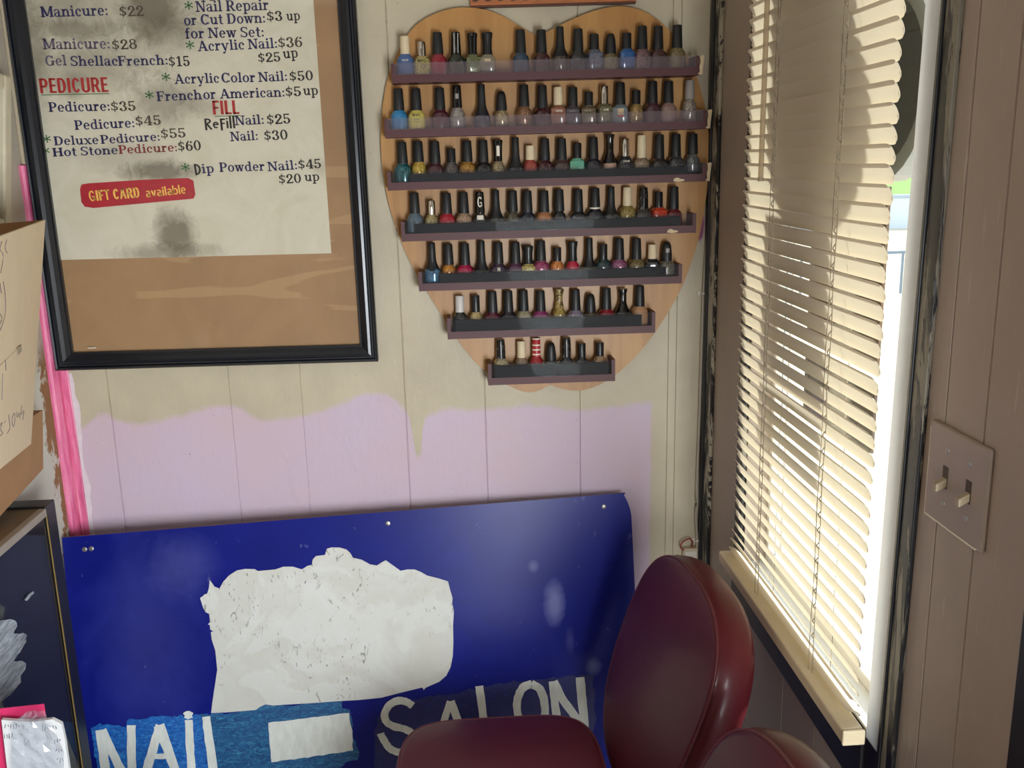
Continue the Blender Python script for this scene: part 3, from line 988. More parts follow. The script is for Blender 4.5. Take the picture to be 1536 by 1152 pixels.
MW = 0.0345
prof = [(0, -0.024), (0, -0.004), (0.003, 0.0), (0.006, -0.001), (0.008, -0.005), (0.011, -0.005), (0.013, -0.001), (0.018, 0.0), (0.024, -0.004), (0.031, -0.010), (0.0335, -0.010), (MW, -0.012), (MW, -0.024)]
bm = BM()
rings = []
for (cx, cz, sx, sz) in ((0, 0, 1, 1), (FWID, 0, -1, 1), (FWID, FHGT, -1, -1), (0, FHGT, 1, -1)):
    rings.append([bm.verts.new(fl(cx + sx * a, cz + sz * a, d)) for a, d in prof])
for i in range(4):
    A, B = rings[i], rings[(i + 1) % 4]
    for k in range(len(prof) - 1):
        bm.faces.new((A[k], A[k + 1], B[k + 1], B[k]))
bmesh.ops.recalc_face_normals(bm, faces=bm.faces[:])
obj('frame_moulding', bm, 'frame_black', fr)
bm = BM()
prism(bm, [fl(0.02, 0.02, -0.020), fl(FWID - 0.02, 0.02, -0.020), fl(FWID - 0.02, FHGT - 0.02, -0.020), fl(0.02, FHGT - 0.02, -0.020)], en * -0.003)
obj('backing_board', bm, 'backing_board', fr)['label'] = 'tan backing board'

# sheet: bounds from its corners
SYL = FY + 0.0185
sBL, sBR, sTR0 = back(90, 390, SYL), back(497, 380, SYL), back(470, 0, SYL)
sx_ = (sBR - sBL).normalized()
sw = (sBR - sBL).length
su = (sTR0 - sBR).normalized()
shh = FHGT - 0.02 - (sBL.z - BLo.z)
m = bpy.data.materials.new('price_paper')
MATS['price_paper'] = m
t = NT(m)
nA = t.noise(34, 6, 0.75, None, (1, 1, 1), 0.8)
nB = t.noise(9, 5, 0.7, (1, 1, 1), (5, 2, 8), 1.0)
base = t.mix(t.step(nB, 0.35, 0.7), (220, 213, 196), (208, 200, 178))
o_ = BLo


def pl(px, py):
    v = back(px, py, SYL) - o_
    return v.x, v.z


for (px, py, rx, ry, k, soft, amp) in ((262, 350, 26, 32, 0.75, 0.9, 0.75), (250, 378, 62, 12, 0.5, 0.9, 0.9), (240, 258, 46, 14, 0.75, 0.9, 0.9), (228, 12, 38, 34, 0.75, 1.0, 0.8), (110, 44, 60, 14, 0.6, 1.0, 0.9), (250, 48, 44, 22, 0.45, 1.0, 0.9), (88, 8, 40, 24, 0.45, 1.0, 0.8), (50, 70, 16, 70, 0.5, 1.0, 0.8), (130, 100, 80, 30, 0.4, 1.0, 0.9), (245, 150, 40, 30, 0.5, 1.0, 0.9), (110, 128, 20, 16, 0.4, 1.0, 0.8), (300, 160, 30, 14, 0.3, 1.0, 0.9), (185, 235, 60, 20, 0.25, 1.0, 0.9), (205, 20, 90, 60, 0.3, 1.2, 0.8), (480, 250, 16, 10, 0.2, 1.0, 0.9)):
    x, z = pl(px, py)
    b_ = t.blob(x, z, rx / 770, ry / 770, soft, nA, amp)
    base = t.mix(t.math('MULTIPLY', b_, k), base, (86, 74, 58))
t.l(base, t.b.inputs['Base Color'])
t.b.inputs['Roughness'].default_value = 0.5
bm = BM()
c_ = [sBL, sBR, sBR + su * shh, sBL + su * shh]
prism(bm, [c - o_ for c in c_], Vector((0, 0.001, 0)))
sheet = obj('price_sheet', bm, 'price_paper', fr)
sheet['label'] = 'cream price list with navy lettering and dark smudges'
mat('ink_navy', (22, 18, 84), 0.5)
mat('ink_faded', (92, 84, 108), 0.5)
mat('ink_black', (24, 20, 22), 0.5)
mat('ink_brown', (72, 56, 48), 0.5)
mat('ink_red', (172, 30, 34), 0.5)
mat('ink_darkred', (128, 28, 34), 0.5)
mat('ink_green', (58, 110, 62), 0.5)
mat('banner_red', (176, 20, 44), 0.45, var=0.12, vscale=30)
mat('ink_yellow', (246, 196, 92), 0.5)
ON = Vector((0, -1, 0))
tx = [
    # text, font, x0,y0 (base line start), x1,y1 (end), cap height px, material
    ('Manicure:', GL, 62, 26, 163, 23, 14.5, 'ink_navy'), ('$22', GL, 179, 25, 217, 24, 14, 'ink_brown'),
    ('Manicure:', GL, 65, 74, 166, 73, 14.5, 'ink_faded'), ('$28', GL, 168, 75, 207, 73, 13.5, 'ink_brown'),
    ('Gel', GL, 68, 99, 101, 98, 14, 'ink_faded'), ('Shellac', GL, 106, 99, 178, 98.5, 13.5, 'ink_navy'), ('French:', GL, 177, 99, 253, 97, 13.5, 'ink_navy'), ('$15', GL, 253, 100, 286, 99, 14, 'ink_black'),
    ('Pedicure:', GL, 73, 168, 166, 166, 13.5, 'ink_navy'), ('$35', GL, 166, 167, 205, 166, 13.5, 'ink_brown'),
    ('Pedicure:', GL, 112, 195, 203, 191, 13.5, 'ink_navy'), ('$45', GL, 203, 189, 243, 187, 13.5, 'ink_brown'),
    ('*', GL, 66, 218, 78, 217, 17, 'ink_green'), ('Deluxe', GL, 81, 218, 149, 216, 12.5, 'ink_navy'), ('Pedicure:', GL, 151, 216, 241, 211, 12.5, 'ink_navy'), ('$55', GL, 241, 208, 280, 206, 13.5, 'ink_brown'),
    ('*', GL, 64, 236, 76, 235, 17, 'ink_green'), ('Hot Stone', GL, 79, 235, 178, 231, 12.3, 'ink_navy'), ('Pedicure:', GL, 178, 231, 267, 227, 12.3, 'ink_darkred'), ('$60', GL, 267, 227, 303, 225, 14, 'ink_black'),
    ('$8', GL, 299, 2, 325, 1, 13, 'ink_black'),
    ('*', GL, 278, 19, 291, 18, 18, 'ink_green'), ('Nail Repair', GL, 294, 18, 404, 15, 14.5, 'ink_navy'),
    ('or Cut Down:', GL, 276, 38, 399, 34, 14, 'ink_navy'), ('$3', GL, 400, 32, 425, 31, 13.5, 'ink_black'), ('up', GL, 430, 31, 451, 30, 13, 'ink_black'),
    ('for New Set:', GL, 278, 58, 397, 55, 14, 'ink_navy'),
    ('*', GL, 280, 78, 293, 77, 18, 'ink_green'), ('Acrylic Nail:', GL, 297, 77, 417, 72, 14, 'ink_navy'), ('$36', GL, 417, 72, 455, 70, 14, 'ink_brown'),
    ('$25', GL, 387, 94, 422, 92, 13, 'ink_black'), ('up', GL, 425, 88, 448, 86, 14, 'ink_black'),
    ('*', GL, 244, 126, 257, 125, 18, 'ink_green'), ('Acrylic', GL, 262, 126, 330, 124, 13.5, 'ink_navy'), ('Color', GL, 332, 124, 384, 123, 13.5, 'ink_navy'), ('Nail:', GL, 388, 123, 432, 121, 13.5, 'ink_navy'), ('$50', GL, 434, 122, 471, 120, 13.5, 'ink_black'),
    ('*', GL, 219, 153, 232, 152, 18, 'ink_green'), ('French', GL, 235, 152, 304, 149, 13.5, 'ink_navy'), ('or', GL, 305, 149, 325, 148, 13.5, 'ink_navy'), ('American:', GL, 330, 148, 428, 145, 13.5, 'ink_navy'), ('$5', GL, 428, 145, 453, 144, 13.5, 'ink_black'), ('up', GL, 455, 143, 478, 142, 13.5, 'ink_black'),
    ('Nail:', GL, 353, 188, 397, 186, 13.5, 'ink_navy'), ('$25', GL, 400, 187, 437, 185, 14, 'ink_black'),
    ('Nail:', GL, 346, 212, 388, 210, 13.5, 'ink_navy'), ('$30', GL, 396, 211, 433, 209, 14, 'ink_black'),
    ('*', GL, 273, 261, 286, 260, 18, 'ink_green'), ('ip', GL, 303, 260, 322, 259, 13.5, 'ink_navy'), ('Powder', GL, 329, 258, 398, 256, 13.5, 'ink_navy'), ('Nail:', GL, 402, 257, 447, 254, 13.5, 'ink_navy'), ('$45', GL, 447, 254, 483, 252, 13.5, 'ink_black'),
    ('$20', GL, 418, 276, 453, 274, 13.5, 'ink_black'), ('up', GL, 457, 272, 480, 271, 13, 'ink_black'),
    ('PEDICURE', SANS, 60, 140, 164, 138, 20.5, 'ink_red'), ('FILL', SANS, 319, 172, 360, 171, 19.5, 'ink_red'),
    ('ReFill', MARK, 307, 194, 354, 192, 15, 'ink_black'), ('D', MARK, 292, 262, 303, 261, 15, 'ink_black'),
]
LY = SYL - 0.0006
for (s_, f_, x0, y0, x1, y1, cp, mt) in tx:
    a, b = back(x0, y0, LY), back(x1, y1, LY)
    o = lettering('lettering', s_, f_, a, b, cp / 772, ON, mt, sheet, o_)
for (x0, y0, x1, y1) in ((62, 143, 164, 141), (322, 175, 360, 174)):
    a, b = back(x0, y0, LY) - o_, back(x1, y1, LY) - o_
    bm = BM()
    bm.faces.new([bm.verts.new(p) for p in (a, b, b + Vector((0, 0, 0.0014)), a + Vector((0, 0, 0.0014)))])
    obj('underline', bm, 'ink_green', sheet)
# gift card banner
bn = [(120, 284), (122, 277), (133, 275), (210, 270), (282, 267), (290, 271), (293, 292), (290, 298), (215, 305), (140, 312), (127, 310), (122, 303)]
bm = BM()
prism(bm, [back(x, y, LY - 0.0002) - o_ for x, y in bn], Vector((0, 0.0004, 0)))
obj('gift_card_banner', bm, 'banner_red', sheet)['label'] = 'red banner with rounded ends'
for s_, x0, y0, x1, y1, cp in (('GIFT CARD', 134, 302, 211, 296, 15), ('available', 219, 296, 280, 290, 13)):
    lettering('banner_lettering', s_, SANS, back(x0, y0, LY - 0.0008), back(x1, y1, LY - 0.0008), cp / 772, ON, 'ink_yellow', sheet, o_)
clear('frame_glass', (252, 252, 250), 0.02, (200, 190, 170), 0.5)
bm = BM()
bm.faces.new([bm.verts.new(p) for p in (fl(0.03, 0.03, -0.0125), fl(FWID - 0.03, 0.03, -0.0125), fl(FWID - 0.03, FHGT - 0.03, -0.0125), fl(0.03, FHGT - 0.03, -0.0125))])
obj('frame_glass', bm, 'frame_glass', fr)
# small white chip lying on the lower edge inside the glass
c = back(134, 524, FY) - o_
obj('paper_chip', bxm(c.x - 0.008, c.x + 0.008, 0.0135, 0.015, c.z - 0.001, c.z + 0.0015), 'clip_white', fr)

# ------------------------------------------------------------------ carved wooden frame above the heart
mat('carved_wood', (176, 104, 56), 0.45, var=0.2, vscale=30, stretch=(1, 1, 8))
mat('carved_dark', (88, 46, 26), 0.5)
c = back(706, 8, -0.02)
c2_ = back(955, 1, -0.02)
cw = empty('carved_wooden_frame', (c.x, 0, c.z), 'carved reddish wooden frame hanging just above the heart rack', 'picture frame')
L0 = c2_.x - c.x
ang = math.atan2(c2_.z - c.z, L0)


def cwp(a, b, y):
    return Vector((a * math.cos(ang) - b * math.sin(ang), y, a * math.sin(ang) + b * math.cos(ang)))


for (a0, a1, b0, b1) in ((0, L0, 0, 0.03), (0, L0, 0.22, 0.25), (0, 0.03, 0.03, 0.22), (L0 - 0.03, L0, 0.03, 0.22)):
    bm = BM()
    prism(bm, [cwp(a0, b0, -0.018), cwp(a1, b0, -0.018), cwp(a1, b1, -0.018), cwp(a0, b1, -0.018)], Vector((0, 0.017, 0)))
    rail_ = obj('frame_rail', bm, 'carved_wood', cw)
    if b0 == 0:
        bm = BM()
        for i in range(13):
            ax = 0.012 + i * (L0 - 0.03) / 12
            prism(bm, [cwp(ax + 0.009 * math.cos(k * PI / 6) * (1 if k != 3 else 1.0), 0.013 + 0.0065 * math.sin(k * PI / 6) + 0.003 * math.cos(k * PI / 6), -0.0195) for k in range(12)], Vector((0, 0.002, 0)))
        obj('carved_leaves', bm, 'carved_dark', rail_)
        prism_ = BM()
        prism(prism_, [cwp(0, -0.0035, -0.012), cwp(L0, -0.0035, -0.012), cwp(L0, 0.0, -0.012), cwp(0, 0.0, -0.012)], Vector((0, 0.011, 0)))
        obj('frame_edge', prism_, 'carved_dark', rail_)
mat('canvas_brown', (140, 110, 80), 0.7)
bm = BM()
prism(bm, [cwp(0.025, 0.025, -0.008), cwp(L0 - 0.025, 0.025, -0.008), cwp(L0 - 0.025, 0.225, -0.008), cwp(0.025, 0.225, -0.008)], Vector((0, 0.004, 0)))
obj('picture', bm, 'canvas_brown', cw)

# ------------------------------------------------------------------ heart-shaped polish rack
m = bpy.data.materials.new('heart_wood')
MATS['heart_wood'] = m
t = NT(m)
n1 = t.noise(34, 5, 0.65, (1, 1, 0.06), (0, 0, 0), 0.6)
n2 = t.noise(140, 3, 0.6, (1, 1, 0.05))
n3 = t.noise(4, 4, 0.6, (1, 1, 0.5), (2, 7, 3))
base = t.ramp(n1, [(0.28, (164, 116, 60)), (0.5, (184, 134, 72)), (0.72, (198, 150, 86))])
base = t.mix(t.math('MULTIPLY', n2, 0.35), base, (170, 114, 56))
base = t.mix(t.math('MULTIPLY', t.step(n3, 0.55, 0.75), 0.3), base, (172, 118, 60))
t.l(base, t.b.inputs['Base Color'])
t.b.inputs['Roughness'].default_value = 0.38
mat('maroon_wood', (78, 32, 36), 0.5, var=0.12, vscale=40, stretch=(0.1, 1, 1), bump=0.08, bscale=120)
mat('board_edge', (86, 56, 34), 0.6)
hp = [(700, 11), (672, 14), (645, 24), (624, 38), (606, 60), (592, 88), (581, 120), (574, 160), (571, 205), (574, 255), (583, 305), (597, 350), (616, 395), (638, 433), (662, 472), (688, 512), (712, 542), (735, 562), (760, 577), (787, 588), (808, 586), (825, 577.5),
      (843, 583), (866, 586), (890, 581), (915, 568), (938, 550), (962, 525), (985, 495), (1006, 462), (1024, 428), (1040, 385), (1052, 340), (1060, 290), (1064, 235), (1062, 190), (1055, 150), (1044, 112), (1030, 82), (1012, 55), (992, 34), (966, 17), (936, 9.5), (908, 12), (880, 20), (852, 32), (828, 44), (806, 54), (784, 42), (758, 26), (730, 15)]
HB = -0.014
hc = back(815, 300, 0)
heart = empty('heart_polish_rack', (hc.x, 0, hc.z), 'heart-shaped wooden wall rack with seven maroon polish shelves', 'wall rack')
ho = Vector((hc.x, 0, hc.z))
# smooth each half between its two notches
hv = [back(x, y, HB) - ho for x, y in hp]
i1, i2 = hp.index((825, 577.5)), hp.index((806, 54))
half1 = smoothline(hv[i2:] + hv[:i1 + 1], k=3)
half2 = smoothline(hv[i1:i2 + 1], k=3)
outl = half1[:-1] + half2[:-1]
bm = BM()
prism(bm, outl, Vector((0, 0.013, 0)))
hb = obj('heart_board', bm, 'heart_wood', heart)
hb.data.materials.append(MATS['board_edge'])
for p in hb.data.polygons:
    if p.loop_total == 4 and abs(p.normal.y) < 0.5:
        p.material_index = 1
clear('acrylic_sheen', (250, 250, 250), 0.13, (170, 156, 164), 0.10)  # grey haze paints in the reflection of the bright room
clear('acrylic_faint_sheen', (250, 250, 250), 0.035, (160, 162, 168), 0.03)
mat('insert_black', (13, 15, 18), 0.6, spec=0.2, bump=0.1, bscale=300)
mat('peel_cream', (206, 184, 150), 0.6)
SFY = HB - 0.050
# left x, bottom y, end top y | right x, bottom y, end top y ; insert l, r or None
SH_ = [((588, 125, 95.5), (1048, 112.5, 83), None),
       ((577.6, 207, 178.5), (1059.7, 193, 164), None),
       ((582, 286, 258), (1059, 272, 243.5), (614.6, 1032)),
       ((602.7, 362.5, 333), (1043.7, 349, 321.5), (622.5, 1021)),
       ((628.7, 437, 408), (1022.5, 425, 398.5), (659.6, 1000)),
       ((671.7, 509, 477.5), (982.6, 499, 467), (683, 963)),
       ((732.8, 578, 546), (922.5, 571.4, 541), (742.7, 913))]
SHELF = []
for k, (a, b, ins) in enumerate(SH_):
    A, B = back(a[0], a[1], SFY) - ho, back(b[0], b[1], SFY) - ho
    u = (B - A)
    ln = u.length
    u.normalize()
    up = u.cross(Vector((0, -1, 0))).normalized()
    if up.z < 0:
        up = -up
    hgt = (back(a[0], a[2], SFY) - back(a[0], a[1], SFY)).length
    dep = SFY - HB

    def sp(x, d, z):
        return A + u * x + Vector((0, -d, 0)) + up * z   # d: behind the front (towards the wall) is negative

    lip = 0.0145
    bm = BM()

    def sbox(bm, x0, x1, d0, d1, z0, z1):
        pts = [sp(x0, d0, z0), sp(x1, d0, z0), sp(x1, d0, z1), sp(x0, d0, z1)]
        prism(bm, pts, Vector((0, -(d1 - d0), 0)))

    # floor board, front lip and the two end pieces of one shelf, glued together
    D = -0.050
    sbox(bm, 0, ln, D, 0, 0, 0.009)
    sbox(bm, 0.0, ln, -0.007, 0.0002, 0.0, lip)
    shf = obj('shelf', bm, 'maroon_wood', heart)
    for x0, x1 in ((-0.0002, 0.007), (ln - 0.007, ln + 0.0002)):
        bm = BM()
        sbox(bm, x0, x1, D, 0.0004, -0.0002, hgt)
        obj('shelf_end', bm, 'maroon_wood', shf)
    bm = BM()
    v = [sp(0.006, 0.0008, lip * 0.97), sp(ln - 0.006, 0.0008, lip * 0.97), sp(ln - 0.006, 0.0008, hgt + 0.0005), sp(0.006, 0.0008, hgt + 0.0005)]
    prism(bm, v, Vector((0, -0.0012, 0)))
    obj('acrylic_strip', bm, 'acrylic_faint_sheen' if ins else 'acrylic_sheen', shf)['label'] = 'clear front strip'
    if ins:
        i0 = (back(ins[0], (a[1] + a[2]) / 2, SFY) - ho - A).dot(u)
        i1_ = (back(ins[1], (b[1] + b[2]) / 2, SFY) - ho - A).dot(u)
        bm = BM()
        sbox(bm, i0, i1_, -0.0085, -0.0025, 0.0092, hgt - 0.0055)
        obj('black_insert', bm, 'insert_black', shf)['label'] = 'black strip behind the clear front'
    # chips of peeled veneer at the right-hand end
    if k in (0, 1, 2):
        bm = BM()
        pr = [(0.0, 0.002), (0.004, 0.006), (0.003, 0.016), (0.0055, 0.024), (0.0035, 0.033), (0.009, hgt + 0.001), (0.0125, hgt), (0.0105, 0.02), (0.0085, 0.0)]
        prism(bm, [sp(ln - 0.002 + x, 0.001, z) for x, z in pr], Vector((0, 0.008, 0)))
        obj('peeled_veneer', bm, 'peel_cream', shf)['label'] = 'pale peeled end'
    if k in (2, 3):
        bm = BM()
        q0 = ln * (0.895 if k == 2 else 0.90)
        prism(bm, [sp(q0 + x * 0.001, 0.0008, z * 0.001) for x, z in ((0, 2), (2, 7), (8, 9), (14, 6), (22, 5), (21, 2), (10, 0.5))], Vector((0, 0.0006, 0)))
        obj('peeled_veneer', bm, 'peel_cream', shf)
    SHELF.append((A + ho, u, up))

# ------------------------------------------------------------------ polish bottles
ROWS = ['top shelf', 'second shelf', 'third shelf', 'fourth shelf', 'fifth shelf', 'sixth shelf', 'bottom shelf']
ORD = ['first', 'second', 'third', 'fourth', 'fifth', 'sixth', 'seventh', 'eighth', 'ninth', 'tenth', 'eleventh', 'twelfth', 'thirteenth', 'fourteenth', 'fifteenth', 'sixteenth', 'seventeenth', 'eighteenth', 'nineteenth']
CAPS = {
    'o': ('tapered black', 'cap_black', [(0.0104, 0), (0.0104, 0.06), (0.0088, 0.95), (0.0080, 1.0)]),
    'f': ('long flared black', 'cap_black', [(0.0155, -0.16), (0.0125, -0.02), (0.0098, 0.10), (0.0082, 0.25), (0.0073, 0.6), (0.0070, 0.96), (0.0062, 1.0)]),
    's': ('short black', 'cap_satin', [(0.0083, 0), (0.0083, 0.94), (0.0076, 1.0)]),
    't': ('straight black', 'cap_black', [(0.0092, 0), (0.0088, 0.95), (0.0080, 1.0)]),
    'd': ('domed black', 'cap_black', [(0.0106, 0), (0.0104, 0.3), (0.0088, 0.75), (0.0066, 0.95), (0.0040, 1.0)]),
    'w': ('cream', 'cap_cream', [(0.0090, 0), (0.0086, 0.96), (0.0080, 1.0)]),
    'm': ('shiny silver', 'cap_chrome', [(0.0076, 0), (0.0080, 0.5), (0.0076, 0.96), (0.0070, 1.0)]),
    'a': ('waisted black', 'cap_satin', [(0.0096, 0), (0.0086, 0.25), (0.0086, 0.6), (0.0104, 0.9), (0.0104, 0.97), (0.0098, 1.0)]),
    'b': ('flat-topped glossy black', 'cap_gloss', [(0.0085, 0), (0.0082, 0.3), (0.0088, 0.7), (0.0098, 0.93), (0.0092, 1.0)]),
    'g': ('glossy black', 'cap_gloss', [(0.0098, 0), (0.0098, 0.06), (0.0084, 0.95), (0.0078, 1.0)]),
    'x': ('flared marbled gold', 'cap_marble', [(0.0098, 0), (0.0090, 0.08), (0.0066, 0.4), (0.0076, 0.7), (0.0100, 0.93), (0.0094, 1.0)]),
    'r': ('red and white striped', 'cap_red', [(0.0086, 0), (0.0082, 0.97), (0.0076, 1.0)]),
    'l': ('long glossy black', 'cap_gloss', [(0.0155, -0.20), (0.0110, 0.0), (0.0074, 0.25), (0.0072, 0.75), (0.0092, 0.95), (0.0088, 1.0)]),
    'v': ('silver-grey', 'cap_grey', [(0.0094, 0), (0.0086, 0.96), (0.0080, 1.0)]),
    'p': ('scratched patterned black', 'cap_scratch', [(0.0098, 0), (0.0094, 0.5), (0.0084, 0.95), (0.0078, 1.0)]),
}
mat('cap_black', (30, 31, 33), 0.42)
mat('cap_satin', (26, 26, 28), 0.30)
mat('cap_gloss', (14, 14, 16), 0.10, coat=0.5)
mat('cap_cream', (222, 204, 170), 0.5, var=0.05)
mat('cap_chrome', (210, 206, 200), 0.16, metal=1.0)
mat('cap_grey', (150, 142, 136), 0.4)
mat('cap_red', (176, 40, 48), 0.35)
mat('cap_silverwhite', (206, 202, 196), 0.35)
mat('label_white', (226, 216, 200), 0.5)
mat('label_black', (24, 22, 24), 0.5)
m = bpy.data.materials.new('cap_marble')
MATS['cap_marble'] = m
t = NT(m)
t.l(t.ramp(t.noise(130, 4, 0.6, None, (0, 0, 0), 1.0), [(0.42, (60, 48, 30)), (0.56, (170, 146, 90))]), t.b.inputs['Base Color'])
t.b.inputs['Roughness'].default_value = 0.25
m = bpy.data.materials.new('cap_scratch')
MATS['cap_scratch'] = m
t = NT(m)
t.l(t.ramp(t.noise(190, 3, 0.6, (1, 1, 0.35), (0, 0, 0), 2.0), [(0.58, (16, 16, 18)), (0.64, (150, 148, 142))]), t.b.inputs['Base Color'])
t.b.inputs['Roughness'].default_value = 0.2


def polish(col, glitter):
    nm = 'polish_%02x%02x%02x%s' % (col[0], col[1], col[2], glitter)
    if nm in MATS:
        return nm
    m = bpy.data.materials.new(nm)
    MATS[nm] = m
    t = NT(m)
    if glitter:
        n = t.noise(420, 3, 0.7)
        dk = tuple(int(v * 0.62) for v in col)
        lt = tuple(min(255, int(v * 1.22 + 16)) for v in col)
        t.l(t.ramp(n, [(0.35, dk), (0.55, col), (0.68, lt)]), t.b.inputs['Base Color'])
        t.b.inputs['Metallic'].default_value = 0.25
    else:
        t.b.inputs['Base Color'].default_value = lin(col)
    t.b.inputs['Roughness'].default_value = 0.22
    t.b.inputs['Coat Weight'].default_value = 0.9
    t.b.inputs['Coat Roughness'].default_value = 0.04
    return nm


BODY = {   # radius, shoulder profile as (radius factor, height factor), squareness
    'o': (0.0163, [(0.80, 0), (0.97, 0.03), (1.0, 0.10), (1.0, 0.62), (0.97, 0.76), (0.86, 0.87), (0.66, 0.94), (0.60, 1.0)], 2.7),
    'q': (0.0148, [(0.94, 0), (1.0, 0.03), (1.0, 0.80), (0.95, 0.88), (0.70, 0.93), (0.62, 1.0)], 6.0),
    'c': (0.0152, [(0.86, 0), (1.0, 0.05), (1.0, 0.66), (0.92, 0.82), (0.70, 0.92), (0.60, 1.0)], 2.0),
    'n': (0.0136, [(0.86, 0), (1.0, 0.05), (1.0, 0.68), (0.92, 0.83), (0.70, 0.92), (0.60, 1.0)], 2.2),
}
